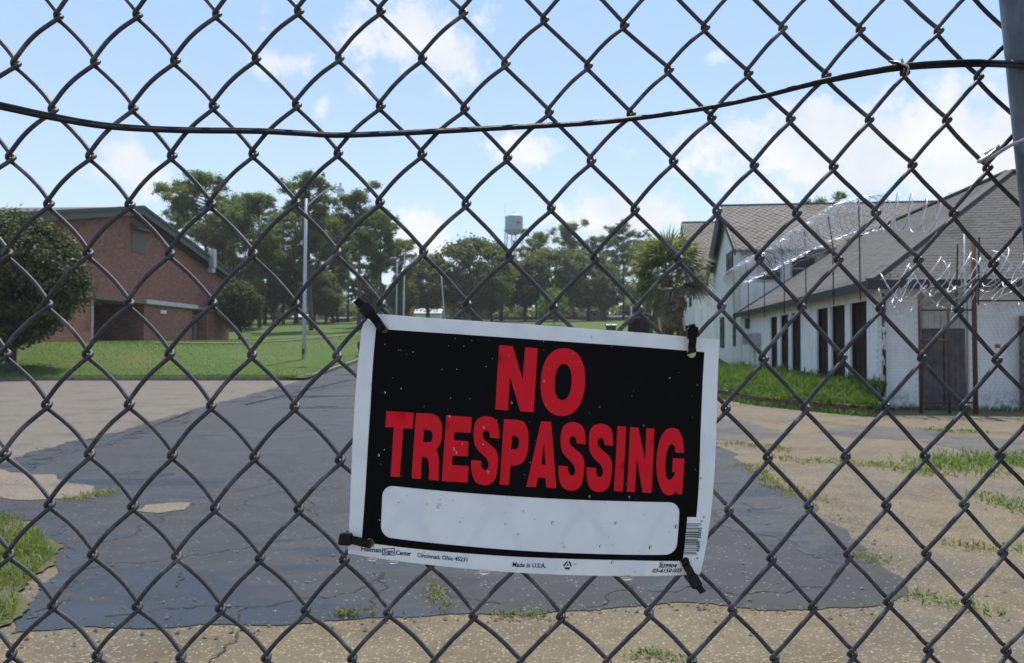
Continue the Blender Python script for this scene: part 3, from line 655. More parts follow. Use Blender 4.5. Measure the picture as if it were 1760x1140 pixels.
for i, t_ in enumerate((.2, 2.5, 5.5, 8.5, 12, 15.5, 19.4)):
    MB().tube([(-.42, t_, 2.6), (-.42, t_ + .03, 4.15), (-.46 - .1 * (i % 2), t_ - .06, 5.0)], .017, 6).build('post', 'post_dark', rzf, smooth=True)
for z_ in (3.35, 3.75, 4.15, 4.4):
    MB().tube([(-.42, .2 + k * .5, z_ + .03 * math.sin(k * 1.7)) for k in range(39)], .006, 4).build('strand', 'galv', rzf)
tp, bb = coil([(-.42, 19.8, 4.75), (-.42, 12, 4.72), (-.42, 6, 4.78), (-.42, 2.2, 4.8), (-.1, -.35, 4.65), (1.2, -.5, 4.5)], .43, .30, 3, .03, .03)
cm = MB().tube(tp, .0125, 4, caps=False).build('razor_coil', 'razor', rzf, smooth=True)
stuff(bb.build('barb', 'razor', cm, fix=False))
# the rusty gate in front of the end wall
gt = thing('rusty_gate', 'rusty tube gate topped with tangled razor wire before the plank door', 'gate', (C0[0], C0[1], 0), TH)
gx = lambda px, d=18.1: (px - 880) / 1400 * d - C0[0] + .12
for px, r_, h_, mt in ((1583, .035, 2.75, 'rust'), (1630, .028, 2.35, 'rust'), (1672, .055, 3.9, 'rust'), (1662, .02, 4.0, 'galv'), (1765, .055, 3.3, 'rust')):
    y_ = -1.15 if px != 1662 else -1.02
    MB().tube([(gx(px), y_, -.02), (gx(px) - .02, y_, h_)], r_, 8).build('post', mt, gt, smooth=True)
for (a, b, z_) in ((1583, 1630, 1.62), (1583, 1672, 2.3), (1583, 1672, .25), (1672, 1765, 2.5)):
    MB().tube([(gx(a), -1.15, z_), (gx(b), -1.15, z_)], .024, 6).build('rail', 'rust', gt, smooth=True)
gm = MB()
for k in range(26):
    x0 = gx(1672) + .05 + k * .1
    for sg in (1, -1): gm.tube([(x0, -1.13, 1.25 - sg * 1.2), (x0 + 1.2 * .5, -1.13, 1.25), (x0 + 1.2, -1.13, 1.25 + sg * 1.2)], .0025, 3, caps=False)
stuff(gm.build('wire_mesh', 'galv', gt))
tp, bb = coil([(gx(1535), -.9, 2.85), (gx(1600), -1.1, 3.0), (gx(1650), -1.2, 3.1), (gx(1720), -1.1, 3.2), (gx(1800), -1.1, 3.1)], .38, .2, 9, .08, .28)
cm = MB().tube(tp, .011, 4, caps=False).build('razor_coil', 'razor', gt, smooth=True)
stuff(bb.build('barb', 'razor', cm, fix=False))
tp, bb = coil([(gx(1530), -.8, 2.5), (gx(1600), -1.1, 2.65), (gx(1730), -1.1, 2.7), (gx(1800), -1.1, 2.6)], .3, .3, 19, .12, .3)
cm = MB().tube(tp, .006, 4, caps=False).build('razor_coil', 'razor', gt, smooth=True)
for px, z_ in ((1637, 3.75), (1672, 3.9)):
    MB().tube([(gx(px) + .05, -1.2, 2.4), (gx(px) + .07, -1.24, z_)], .02, 6).build('post', 'post_dark', gt)
MB().box(gx(1705), -1.2, 1.45, gx(1705) + .08, -1.12, 1.54).build('lock_box', 'red_paint', gt)

# ------------------------------------------------------------------ street lamps
def make_lamp(name, label):
    t_ = thing(name, label, 'street lamp', group='street lamps along the road')
    MB().tube([(0, 0, 0), (0, 0, .05)], .2, 12).build('base_plate', 'lamp_metal', t_)
    po = MB().tube([(0, 0, .05), (.03, 0, 3), (.06, 0, 6), (.09, 0, 8.95)], [.125, .112, .095, .075], 12).build('pole', 'lamp_metal', t_, smooth=True)
    MB().box(-.06, -.155, .35, .06, -.12, .62).build('hand_hole', 'fascia_dark', po)
    for sx in (-1, 1):
        for sy in (-1, 1): MB().tube([(.14 * sx, .14 * sy, .05), (.14 * sx, .14 * sy, .12)], .018, 6).build('bolt', 'galv', t_)
    arm = [(.09 + 1.8 * (i / 10), 0, 8.5 + 1.15 * math.sin(i / 10 * 1.45)) for i in range(11)]
    MB().tube(arm, .045, 8).build('arm', 'lamp_metal', t_, smooth=True)
    hd = MB().lathe([(.05, 9.85), (.08, 9.83), (.09, 9.6), (.2, 9.5), (.22, 9.4), (.215, 9.36)], 16, (2.0, 0)).build('lamp_head', 'lamp_metal', t_, smooth=True)
    MB().lathe([(.2, 9.359), (.2, 9.15), (.14, 9.06), (.02, 9.05)], 16, (2.0, 0)).build('lens', 'lamp_glass', hd, smooth=True)
    return t_
lamp = make_lamp('street_lamp', 'tall grey street lamp with curved arm standing on the lawn by the road')
lamp.location = (-11.5, 45, zt(-11.5, 45) + .1)
for (px, d, lean, sc, lab) in ((681, 118, 0, 1., 'thin street lamp pole beyond the lawn, left of a taller lamp with a clear arm'), (693.5, 108, 0, 1.1, 'far street lamp with its arm showing over the top left corner of the sign'), (765, 120, -.09, .85, 'leaning far street lamp just left of the big oak')):
    o = copy_tree(lamp); x = (px - 880) / 1400 * d; o.location = (x, d, zt(x, d)); o.rotation_euler = (0, lean, 0); o.scale = (sc, sc, sc); o['label'] = lab

# ------------------------------------------------------------------ water tower
wt = thing('water_tower', 'pale blue grey water tower on thin legs rising above the trees', 'water tower', (.7, 300, zt(0, 300)))
MB().lathe([(.3, 31.9), (1.8, 32.2), (2.9, 32.9), (3.3, 33.7), (3.32, 38.6), (3.36, 38.75), (1.7, 39.6), (.2, 40.1), (.15, 40.7)], 32).build('tank', 'tank', wt, smooth=False)
wk = MB().lathe([(3.31, 33.5), (3.75, 33.5), (3.75, 33.62), (3.31, 33.62)], 32).build('catwalk', 'tank', wt)
for zz in (34.1, 34.5): MB().tube([(3.74 * math.cos(a), 3.74 * math.sin(a), zz) for a in np.linspace(0, 2 * math.pi, 33)], .04, 4).build('guard_rail', 'tank', wk)
for i in range(6):
    a = i * math.pi / 3 + .3; c_, s_ = math.cos(a), math.sin(a)
    MB().tube([(5.6 * c_, 5.6 * s_, -.3), (3.25 * c_, 3.25 * s_, 33.7)], .2, 8).build('leg', 'tank', wt, smooth=True)
    a2 = a + math.pi / 3
    for za, zb in ((2, 12), (12, 22), (22, 31)):
        ra, rb_ = 5.6 - 2.35 * za / 32.6, 5.6 - 2.35 * zb / 32.6
        MB().tube([(ra * c_, ra * s_, za), (rb_ * math.cos(a2), rb_ * math.sin(a2), zb)], .05, 4).build('brace', 'tank', wt)
        MB().tube([(rb_ * c_, rb_ * s_, zb), (rb_ * math.cos(a2), rb_ * math.sin(a2), zb)], .07, 4).build('strut', 'tank', wt)
MB().tube([(0, 0, 0), (0, 0, 30)], .45, 10).build('riser_pipe', 'tank', wt, smooth=True)
MB().tube([(-3.2, -.9, 38), (-3.2, -.9, 43.8)], .06, 5).build('antenna', 'galv', wt)
for k, (x, wd) in enumerate(((1.05, .28), (1.42, .3), (1.8, .3), (2.15, .28))): MB().box(x, -math.sqrt(3.325 ** 2 - (x + wd) ** 2) - .35, 36.0, x + wd, -math.sqrt(3.325 ** 2 - x ** 2) + .05, 36.5).build('tank_lettering', 'fascia', wt)

# ------------------------------------------------------------------ trees
def leaves(centres, radii, n, size, seed, aspect=1.8, shell=.5, flat=None, upbias=.3):
    """diamond leaves spread through clump ellipsoids: returns V, F"""
    rg = np.random.default_rng(seed); Cn = np.array(centres, float); Rr = np.array(radii, float)
    if Rr.ndim == 1: Rr = np.stack([Rr] * 3, 1)
    wgt = Rr.prod(1) ** (2 / 3); idx = rg.choice(len(Cn), n, p=wgt / wgt.sum())
    d = rg.normal(size=(n, 3)); d /= np.linalg.norm(d, axis=1)[:, None]
    p = Cn[idx] + d * Rr[idx] * np.abs(rg.normal(.55, .34 + .12 * (1 - shell), (n, 1)))
    nr = d * .8 + rg.normal(size=(n, 3)) * .7 + np.array([0, 0, upbias]); nr /= np.linalg.norm(nr, axis=1)[:, None]
    u = np.cross(nr, rg.normal(size=(n, 3))); u /= np.linalg.norm(u, axis=1)[:, None] + 1e-9; v = np.cross(nr, u)
    s = size * (.6 + .8 * rg.random((n, 1)))
    V = np.stack([p - u * s, p + v * s / aspect + nr * s * .15, p + u * s, p - v * s / aspect + nr * s * .15], 1).reshape(-1, 3)
    return V, np.arange(4 * n).reshape(-1, 4)
TREE = {}
def pine_mesh(key, h, seed, lo=.42, spread=.215, dens=1.):
    rg = random.Random(seed); tr = MB(); bx, by = rg.uniform(-.5, .5), rg.uniform(-.5, .5)
    ax = lambda f: Vector((bx * math.sin(f * 2.2), by * math.sin(f * 1.7), h * f))
    tr.tube([ax(i / 9) for i in range(10)], [h * .0165 * (1 - .86 * i / 9) for i in range(10)], 8)
    cs = []; rs = []; nb = int(30 * dens)
    for i in range(nb):
        f = lo + (.97 - lo) * (i + rg.random() * .8) / nb; a = rg.uniform(0, 6.283)
        prof = math.sin(math.pi * min(1, .18 + .82 * (1 - (f - lo) / (1 - lo)) ** .8)) * .6 + .45
        L = h * spread * prof * rg.uniform(.55, 1.15) * (1 if f < .85 else .75); b0 = ax(f); up = L * rg.uniform(.15, .75)
        b1 = b0 + Vector((math.cos(a) * L * .55, math.sin(a) * L * .55, up * .35)); b2 = b0 + Vector((math.cos(a + .2) * L, math.sin(a + .2) * L, up))
        tr.tube([b0, b1, b2], [h * .004, h * .003, h * .001], 5)
        for _ in range(rg.randint(7, 10)):
            g = rg.uniform(.45, 1.08); c_ = b0.lerp(b2, g) + Vector((rg.gauss(0, 1), rg.gauss(0, 1), rg.uniform(-.5, 1.3))) * L * .17
            r_ = h * rg.uniform(.016, .036); cs.append(c_); rs.append((r_ * rg.uniform(.9, 1.6), r_ * rg.uniform(.9, 1.6), r_ * rg.uniform(.7, 1.1)))
    for _ in range(5): c_ = ax(.985) + Vector((rg.gauss(0, .4), rg.gauss(0, .4), rg.uniform(-.5, .3))); cs.append(c_); rs.append((h * .04, h * .04, h * .035))
    V, F = leaves(cs, rs, int(30000 * dens), h * .0088, seed, 2.8, .2)
    TREE[key] = (tr, V, F, 'pine_leaf')
def oak_mesh(key, h, wd, seed, lo=.2, leaf='oak_leaf', n=15000, size=.3, cr=.13, bark='bark', trunk=.028, ncl=95, lump=1.):
    rg = random.Random(seed); tr = MB(); th = h * (lo + .12)
    tr.tube([(0, 0, -.3), (.06, 0, th * .5), (0, .05, th)], [h * trunk * 1.3, h * trunk, h * trunk * .8], 9)
    cs = []; rs = []
    zc = h * (lo + 1) / 2; hz = h * (1 - lo) / 2
    for i in range(ncl):
        while True:
            d = Vector((rg.uniform(-1, 1), rg.uniform(-1, 1), rg.uniform(-1, 1)))
            if .3 < d.length < 1: break
        d *= (.93 / max(.62, d.length)) if rg.random() < .7 else 1
        wob = 1 + lump * (.2 * math.sin(3 * math.atan2(d.y, d.x) + seed) * (1 - abs(d.z)) + rg.uniform(-.12, .1))
        lowf = 1 - .25 * max(0, -d.z)
        c_ = Vector((d.x * wd / 2 * wob * lowf, d.y * wd / 2 * wob * lowf, zc + d.z * hz * .93)); r_ = h * cr * rg.uniform(.55, 1.15)
        cs.append(c_); rs.append((r_, r_, r_ * .8))
        if i % 5 == 0: tr.tube([(0, 0, th * .85), Vector((0, 0, th)).lerp(c_, .5) + Vector((0, 0, h * .03)), c_], [h * .011, h * .007, h * .002], 5)
    V, F = leaves(cs, rs, n, size, seed, 1.7, .45)
    TREE[key] = (tr, V, F, leaf)
SRC = {}
def tree(name, key, label, x, y, s=1., rz=0., cat='tree', group=None, dz=0., sx=None):
    z = zt(x, y) + dz
    if key in SRC: o = copy_tree(SRC[key]); o.name = name
    else:
        tr, V, F, leaf = TREE[key]
        o = thing(name, '', cat)
        tr.build('trunk', 'palm_bark' if False else 'bark', o, smooth=True, fix=False)
        c_ = fin(mesh_np('crown', V, F), 'crown', leaf, o); SRC[key] = o
    o.location = (x, y, z); o.rotation_euler = (0, 0, rz); o.scale = (sx or s, sx or s, s)
    tag(o, label, cat, group); return o
pine_mesh('pa', 20, 11, .36); pine_mesh('pb', 20, 22, .42, .18, .95); pine_mesh('pc', 20, 37, .28, .22, 1.3); pine_mesh('pd', 20, 41, .58, .2, .7)
oak_mesh('oa', 13, 13, 3, .12, n=24000, size=.25, cr=.1, ncl=130); oak_mesh('ob', 13, 10, 8, .16, n=20000, size=.25, cr=.095, ncl=110, lump=1.5); oak_mesh('oc', 13, 11, 15, .25, n=17000, size=.25, cr=.09, ncl=95, lump=1.8)
oak_mesh('bush', 6.4, 4.9, 21, .13, 'bush_leaf', 90000, .075, .085, ncl=330, lump=.45); oak_mesh('shrub', 5.4, 3.7, 27, .16, 'bush_leaf', 26000, .075, .09, ncl=220, lump=.5)
oak_mesh('young', 4.6, 3.4, 33, .25, 'young_leaf', 2600, .12, .1, trunk=.012)
tree('round_tree', 'bush', 'dense dark rounded evergreen tree in front of the left end of the brick hall', (17 - 880) / 1400 * 38, 38, 1.2, .4, dz=.05)
tree('round_shrub', 'shrub', 'small rounded evergreen tree at the right hand corner of the brick hall', (412 - 880) / 1400 * 71, 71, .97, 0, dz=0)
PX = lambda px, d: (px - 880) / 1400 * d
GP = 'pines behind the brick hall'
def top_s(py, d, x, h): return ((595 - py) * d / 1400 + 1.5 - zt(x, d)) / h
pines = [(352, 303, 102, 'pc', 'tall full pine, leftmost of the pines behind the brick hall'), (305, 372, 118, 'pa', 'pine half hidden by the slope of the brick hall roof'),
    (400, 342, 112, 'pa', 'broad pine with dense crown right of the leftmost pine'), (446, 338, 104, 'pc', 'broad dark pine midway between the hall and the lamp'),
    (487, 372, 120, 'pa', 'shorter pine just left of the near lamp pole'), (535, 306, 98, 'pb', 'tall open pine whose top stands behind the near lamp arm'),
    (572, 372, 125, 'pa', 'pine between the lamp head and the bare trunked pine'), (617, 330, 96, 'pd', 'pine with bare upper trunk and round top right of the lamp head'),
    (655, 365, 108, 'pb', 'open pine with clouds showing through, right of the lamp'), (692, 415, 125, 'pb', 'rightmost and lowest pine of the left stand'),
    (420, 395, 135, 'pc', 'farther pine filling the gap left of the lamp'), (540, 410, 140, 'pc', 'farther pine low behind the near lamp pole'), (598, 420, 140, 'pa', 'farther pine low behind the round topped pine'), (375, 372, 128, 'pc', 'farther pine between the leftmost pine and the broad pine'), (470, 395, 132, 'pa', 'farther pine behind the shorter pine, left of the lamp pole'), (508, 360, 118, 'pc', 'dense pine directly left of the near lamp pole top'), (580, 385, 134, 'pc', 'farther pine right of the near lamp pole at mid height'), (636, 400, 126, 'pc', 'dense pine low between the two open pines')]
for i, (px, py, d, k, lab) in enumerate(pines):
    x = PX(px, d); s = top_s(py, d, x, 20); tree('pine_tree', k, lab, x, d, s, i * 1.9, group=GP)
under = [(330, 430, 112, 'oa', 'leafy tree below the pines beside the hall roof end'), (455, 440, 118, 'ob', 'dark leafy tree under the pines behind the rounded shrub'), (510, 455, 128, 'oc', 'leafy tree under the pines left of the near lamp'), (560, 470, 118, 'ob', 'dark leafy tree under the pines right of the near lamp'), (640, 480, 122, 'oc', 'low leafy tree under the open pine'), (690, 480, 138, 'ob', 'dark low tree beside the far lamp poles')]
for i, (px, py, d, k, lab) in enumerate(under):
    x = PX(px, d); s = top_s(py, d, x, 13); tree('broadleaf_tree', k, lab, x, d, s, i * 2.3 + .5, group='leafy trees under the pines', sx=s * .9)
GM = 'trees on the hill below the water tower'
mids = [(735, 442, 150, 'ob', 'dark tree on the hill left of the leaning lamp', 1.), (815, 408, 135, 'oa', 'largest spreading oak, left of the water tower', 1.05), (862, 438, 150, 'ob', 'dark oak right under the water tower', 1.),
    (922, 402, 165, 'pd', 'thin pine right of the water tower legs', 1), (902, 450, 150, 'oc', 'oak just right of the water tower', 1), (955, 425, 145, 'oa', 'broad oak in the middle of the hill trees', 1.), (985, 386, 170, 'pd', 'tallest pine of the hill trees', 1),
    (1012, 432, 150, 'ob', 'dark oak behind the young light green tree', 1), (1040, 408, 168, 'pb', 'open pine left of the palm, first of two', 1), (1072, 392, 160, 'pa', 'dense pine left of the palm, second of two', 1), (1105, 415, 170, 'pb', 'pine behind the palm crown', 1),
    (1040, 470, 158, 'oc', 'low oak between the hill pines', 1), (780, 460, 160, 'oc', 'lower dark tree behind the leaning lamp', 1), (1120, 470, 150, 'ob', 'dark oak hidden behind the palm', 1), (845, 462, 128, 'oc', 'low dark oak in front of the largest oak', .9), (1200, 470, 175, 'oa', 'oak behind the palm and the white houses', 1)]
for i, (px, py, d, k, lab, q) in enumerate(mids):
    x = PX(px, d); hh = 20 if k[0] == 'p' else 13; s = top_s(py, d, x, hh); tree('pine_tree' if k[0] == 'p' else 'oak_tree', k, lab, x, d, s, i * 1.3 + .2, group=GM, sx=s * q)
for i, (px, py, d, k, lab) in enumerate([(1412, 345, 95, 'pd', 'pine top peeping over the tan shingle roof'), (1655, 338, 100, 'pc', 'pine top peeping over the hip of the grey roof')]):
    x = PX(px, d); s = top_s(py, d, x, 20); tree('pine_tree', k, lab, x, d, s, i * 2 + 1, group='trees behind the white house')
tree('young_tree', 'young', 'young light green tree standing before the hill trees', PX(952, 112), 112, 1.15, 1)
# far wood closing the view: one mass
cs = []; rs = []; rg = random.Random(77)
for i in range(430):
    x = rg.uniform(-260, 240); y = rg.uniform(185, 290) + abs(x) * .1
    if -14 < x < 14 and y > 280: continue
    r_ = rg.uniform(2.6, 4.6); hh = rg.uniform(2, 10)
    if i % 2: y = rg.uniform(182, 200); hh = rg.uniform(.5, 3.5); x *= .55
    cs.append((x, y, zt(x, y) + hh)); rs.append((r_, r_, r_ * .8))
V, F = leaves(cs, rs, 60000, .8, 5, 1.6, .4)
stuff(tag(fin(mesh_np('distant_wood', V, F), 'distant_wood', 'oak_leaf'), 'dark wood closing the view beyond the hill lawn', 'wood'))

# ------------------------------------------------------------------ palm
pm = thing('palm_tree', 'cabbage palm with shaggy fan leaves in front of the white houses', 'palm tree', (PX(1150, 40), 40, .15)); pm.scale = (1.25, 1.25, 1.08)
rg = random.Random(12)
MB().tube([(.1 * math.sin(i), .08 * math.cos(i * 1.3), -.2 + i * .42) for i in range(12)], [.24 + .05 * (i % 2) for i in range(12)], 10).build('trunk', 'palm_bark', pm, smooth=True)
def frond_mesh(seed, L, droop, mat):
    r = random.Random(seed); m_ = MB()
    pl = L * .42; pts = [Vector((pl * f, 0, .12 * f - .15 * droop * f * f)) for f in (0, .33, .66, 1)]
    m_.tube(pts, [.022, .018, .014, .012], 4)
    b = pts[-1]; n = 24
    for i in range(n):
        a = (i / (n - 1) - .5) * 4.4; l = L * .62 * (1 - .28 * abs(a) / 2.2) * r.uniform(.85, 1.1)
        d = Vector((math.cos(a), math.sin(a), .25 - .1 * abs(a))); sd = Vector((-math.sin(a), math.cos(a), 0)) * .036
        p1 = b + d * l * .55 + Vector((0, 0, -.06 * droop * l)); p2 = b + d * l * .92 + Vector((0, 0, -.55 * droop * l - r.uniform(0, .12)))
        m_.add([b - sd * .3, b + sd * .3, p1 + sd, p1 - sd], [(0, 1, 2, 3)]); m_.add([p1 - sd, p1 + sd, p2], [(0, 1, 2)])
    return m_.build('frond', mat, pm, fix=False)
live = [frond_mesh(i, 1.95, .3 + .3 * i, 'palm_leaf') for i in range(3)]; dead = [frond_mesh(9 + i, 1.35, 1.4, 'palm_dead') for i in range(2)]
used = set()
def put_frond(src, z, el, azm, r0=.18):
    o = src if src.name not in used else src.copy()
    if src.name in used: C.objects.link(o); o.parent = pm
    used.add(src.name); o.location = (r0 * math.cos(azm), r0 * math.sin(azm), z); o.rotation_euler = (rg.uniform(-.4, .4), -el, azm)
for i in range(46):
    f = i / 45; put_frond(rg.choice(live) if i > 2 else live[i], 4.1 + .75 * f + rg.uniform(-.1, .1), -.55 + 1.85 * f + rg.uniform(-.15, .15), i * 2.4 + rg.uniform(-.2, .2))
for i in range(24):
    put_frond(rg.choice(dead) if i > 1 else dead[i], 2.9 + 1.2 * i / 23, -1.15 + rg.uniform(-.15, .2), i * 2.4, .22)
for px, lab in ((1133, 'pale lumber stake leaning beside the palm trunk on its left'), (1175, 'pale lumber stake leaning on the right side of the palm')):
    o = thing('wooden_stake', lab, 'stake', (PX(px + 13, 38.5), 38.5, .1), group='lumber stakes by the palm')
    MB().bar((0, 0, 0), (-.34, .2, 2.75), .09, .09, (0, 1, 0)).build('post', 'stake_wood', o); MB().bar((.03, -.04, 0), (.05, -.05, .3), .05, .05, (0, 1, 0)).build('peg', 'stake_wood', o)
def steps(px0, px1, py, d, lab):
    x0, x1 = PX(px0, d), PX(px1, d); z1 = 1.5 + (595 - py) * d / 1400; z0 = zt(x0, d)
    o = thing('slatted_deck', lab, 'deck', (x0, d, z0)); wdt = x1 - x0; hh = z1 - z0
    n = int(hh / .17)
    for k in range(n): MB().box(0, -.03, .04 + k * hh / n, wdt, 0, .04 + (k + .8) * hh / n).build('slat', 'dark_wood', o)
    for x in (0, wdt / 2 - .05, wdt - .1): MB().box(x, .002, 0, x + .1, .1, hh).build('post', 'grey_wood', o)
    MB().box(-.05, -.05, hh + .001, wdt + .05, 1.6, hh + .06).build('deck_top', 'dark_wood', o); MB().box(0, 1.4, 0, wdt, 1.5, hh - .01).build('back_panel', 'dark_wood', o)
    for x in (0, wdt - .1): MB().box(x, -.02, hh + .062, x + .1, .08, hh + 1.).build('post', 'white_car', o)
steps(1084, 1122, 549, 62, 'dark slatted wooden deck left of the palm trunk'); steps(1170, 1224, 561, 56, 'dark slatted wooden deck right of the palm before the white house')

# ------------------------------------------------------------------ small things across the lawn
def bin_():
    d = 68; x = PX(1050, d); o = thing('trash_bin', 'green wheeled trash bin on the far grass', 'trash bin', (x, d, zt(x, d) + .1))
    m_ = MB(); m_.add([(-.3, -.3, .05), (.3, -.3, .05), (.3, .3, .05), (-.3, .3, .05), (-.4, -.4, 1.0), (.4, -.4, 1.0), (.4, .4, 1.0), (-.4, .4, 1.0)], [(0, 3, 2, 1), (4, 5, 6, 7), (0, 1, 5, 4), (1, 2, 6, 5), (2, 3, 7, 6), (3, 0, 4, 7)]); m_.build('body', 'green_plastic', o)
    MB().prism([(-.44, 1.0), (.46, 1.0), (.42, 1.1), (-.3, 1.14), (-.42, 1.06)], 0, -.44, .44).build('lid', 'green_plastic', o)
    for s in (-1, 1): MB().tube([(.3 * s, .36, .13), (.38 * s, .36, .13)], .13, 12).build('wheel', 'tyre', o)
    MB().tube([(-.3, .5, .98), (.3, .5, .98)], .025, 6).build('handle', 'green_plastic', o)
bin_()
d = 64; x = PX(1083, d); hy = thing('fire_hydrant', 'red fire hydrant on the grass left of the slatted deck', 'fire hydrant', (x, d, zt(x, d) + .1))
MB().lathe([(.2, 0), (.2, .06), (.14, .07), (.14, .62), (.19, .63), (.19, .69), (.15, .7), (.12, .84), (.05, .9), (.04, .98)], 14).build('barrel', 'red_paint', hy, smooth=False)
for a, b in (((-.28, 0, .5), (.28, 0, .5)), ((0, -.26, .45), (0, 0, .45))): MB().tube([a, b], .075, 10).build('nozzle', 'red_paint', hy)
def car(loc, rz, paint, lab, s=1.):
    o = thing('parked_car', lab, 'car', loc, rz); o.scale = (s, s, s)
    low = [(-2.2, .32), (-2.24, .6), (-2.2, .92), (-1.2, 1.0), (.9, .98), (1.9, .88), (2.2, .7), (2.22, .36)]
    bm = bmesh.new(); prof = low
    def ring(y, k): return [bm.verts.new((x * (1 - .015 * k), y, z - .02 * k)) for x, z in prof]
    rs_ = [ring(-.88, 1), ring(-.84, 0), ring(.84, 0), ring(.88, 1)]
    rs_ = [ring(-.86, 2)] + rs_[1:3] + [ring(.86, 2)]
    for a, b in zip(rs_[:-1], rs_[1:]):
        for i in range(len(prof)): bm.faces.new((a[i], a[(i + 1) % len(prof)], b[(i + 1) % len(prof)], b[i]))
    bm.faces.new(rs_[0]); bm.faces.new(rs_[-1][::-1])
    me = bpy.data.meshes.new('body'); bm.to_mesh(me); bm.free(); body = fin(me, 'body', paint, o, fix=True)
    cabin = MB(); b_ = [(-1.55, -.8), (1.0, -.8), (1.0, .8), (-1.55, .8)]; t_ = [(-1.0, -.6), (.25, -.6), (.25, .6), (-1.0, .6)]
    cabin.add([(x, y, .96) for x, y in b_] + [(x, y, 1.42) for x, y in t_], [(0, 1, 5, 4), (1, 2, 6, 5), (2, 3, 7, 6), (3, 0, 4, 7)]); cabin.build('window', 'dark_opening', o)
    MB().prism([(-1.06, -.63), (.3, -.63), (.3, .63), (-1.06, .63)], 2, 1.421, 1.47).build('roof', paint, o)
    for s1 in (-1, 1):
        for xb, xt in ((-1.57, -1.02), (-.35, -.35), (1.02, .27)): MB().bar((xb, .8 * s1, .97), (xt, .61 * s1, 1.43), .07, .05).build('pillar', paint, o)
        for xw in (-1.35, 1.38):
            w_ = MB().tube([(xw, .66 * s1, .31), (xw, .875 * s1, .31)], .31, 18).build('wheel', 'tyre', o); MB().tube([(xw, .85 * s1, .31), (xw, .882 * s1, .31)], .19, 14).build('rim', 'chrome', w_)
        MB().box(-2.262, s1 * .55 - .2, .66, -2.19, s1 * .55 + .2, .84).build('taillight', 'red_paint', o); MB().box(2.1, s1 * .6 - .18, .6, 2.225, s1 * .6 + .18, .74).build('headlight', 'lamp_glass', o)
    MB().box(-2.3, -.8, .36, -2.2, .8, .56).build('bumper', 'chrome', o)
x = PX(615, 48) + 2.3
car((x, 48.5, zt(x, 48.5) + .02), R(-3), 'dark_red_paint', 'maroon car mostly hidden behind the left edge of the sign')
x = PX(1064, 172); car((x, 172, zt(x, 172) + .1), 0, 'white_car', 'white car far off under the hill trees')
def hut(name, lab, px0, px1, py0, d, wallm, roofm, dep=6, cat='house', roofh=.4):
    x0, x1 = PX(px0, d), PX(px1, d); z0 = zt(x0, d); hh = 1.5 + (595 - py0) * d / 1400 - z0; wd = x1 - x0
    o = thing(name, lab, cat, (x0, d, z0)); ew = hh * (1 - roofh)
    MB().prism([(0, -.5), (dep, -.5), (dep, ew), (dep / 2, hh * .97), (0, ew)], 0, 0, wd).build('wall', wallm, o)
    rf = MB(); sl = (hh - ew) / (dep / 2)
    for s in (0, 1):
        e = -.4 if s == 0 else dep + .4
        rf.prism([(e, ew - .4 * sl), (dep / 2, hh), (dep / 2, hh + .12), (e, ew - .4 * sl + .12)], 0, -.3, wd + .3)
    rf.build('roof', roofm, o)
    for k in range(max(1, int(wd / 3))):
        f = MB().box(wd * (k + .5) / max(1, int(wd / 3)) - .45, -.06, ew * .4, wd * (k + .5) / max(1, int(wd / 3)) + .45, -.005, ew * .85).build('window', 'canopy', o)
        MB().box(wd * (k + .5) / max(1, int(wd / 3)) - .38, -.075, ew * .4 + .07, wd * (k + .5) / max(1, int(wd / 3)) + .38, -.062, ew * .85 - .07).build('pane', 'dark_opening', f)
hut('small_house', 'small pale house with white gable far behind the near lamp pole', 504, 532, 540, 142, 'white_wall', 'canopy')
hut('small_house', 'low grey roofed house far off, right of the near lamp pole', 566, 600, 545, 140, 'canopy', 'roof_grey')
hut('small_house', 'low white building under the dark trees left of the leaning lamp', 714, 757, 530, 175, 'white_wall', 'canopy', 6)
hut('utility_hut', 'small brown utility hut under the hill trees', 1016, 1027, 531, 170, 'rust', 'dark_wood', 1.5, 'hut', .15)
lw = thing('stone_wall', 'long low dark stone wall at the top of the hill lawn', 'wall', (PX(800, 166), 166, zt(0, 166)))
rg = random.Random(6)
for k in range(30): MB().box(k * 1.3, rg.uniform(-.03, .03), -.2, k * 1.3 + 1.27, .4, .72 + rg.uniform(-.06, .06)).build('stone', 'retaining_brick', lw)

# ------------------------------------------------------------------ grass
def blades(name, pts, hgt, mat, lab, cat='grass', wd=.006, lean=.5, seed=1, clump=1):
    rg = np.random.default_rng(seed); P = np.repeat(np.array(pts, float), clump, 0); n = len(P)
    P[:, :2] += rg.normal(size=(n, 2)) * (.04 if clump > 1 else 0)
    a = rg.random(n) * 6.283; h = hgt * (.4 + .9 * rg.random(n)); ln = lean * rg.random(n) * h; b = rg.random(n) * 6.283
    sd = np.stack([np.cos(a), np.sin(a), 0 * a], 1) * (wd * (.6 + .8 * rg.random(n)))[:, None]
    md = P + np.stack([np.cos(b) * ln * .35, np.sin(b) * ln * .35, h * .6], 1); tp_ = P + np.stack([np.cos(b) * ln, np.sin(b) * ln, h * (1 - .25 * ln / (h + 1e-6))], 1)
    V = np.stack([P - sd, P + sd, md + sd * .8, md - sd * .8, tp_], 1).reshape(-1, 3)
    i = np.arange(n)[:, None] * 5
    F = np.concatenate([i + np.array([[0, 1, 2]]), i + np.array([[0, 2, 3]]), i + np.array([[3, 2, 4]])])
    return stuff(tag(fin(mesh_np(name, V, F), name, mat), lab, cat))
rgn = np.random.default_rng(9)
BVa = np.array(BV); BFa = np.array(BF)
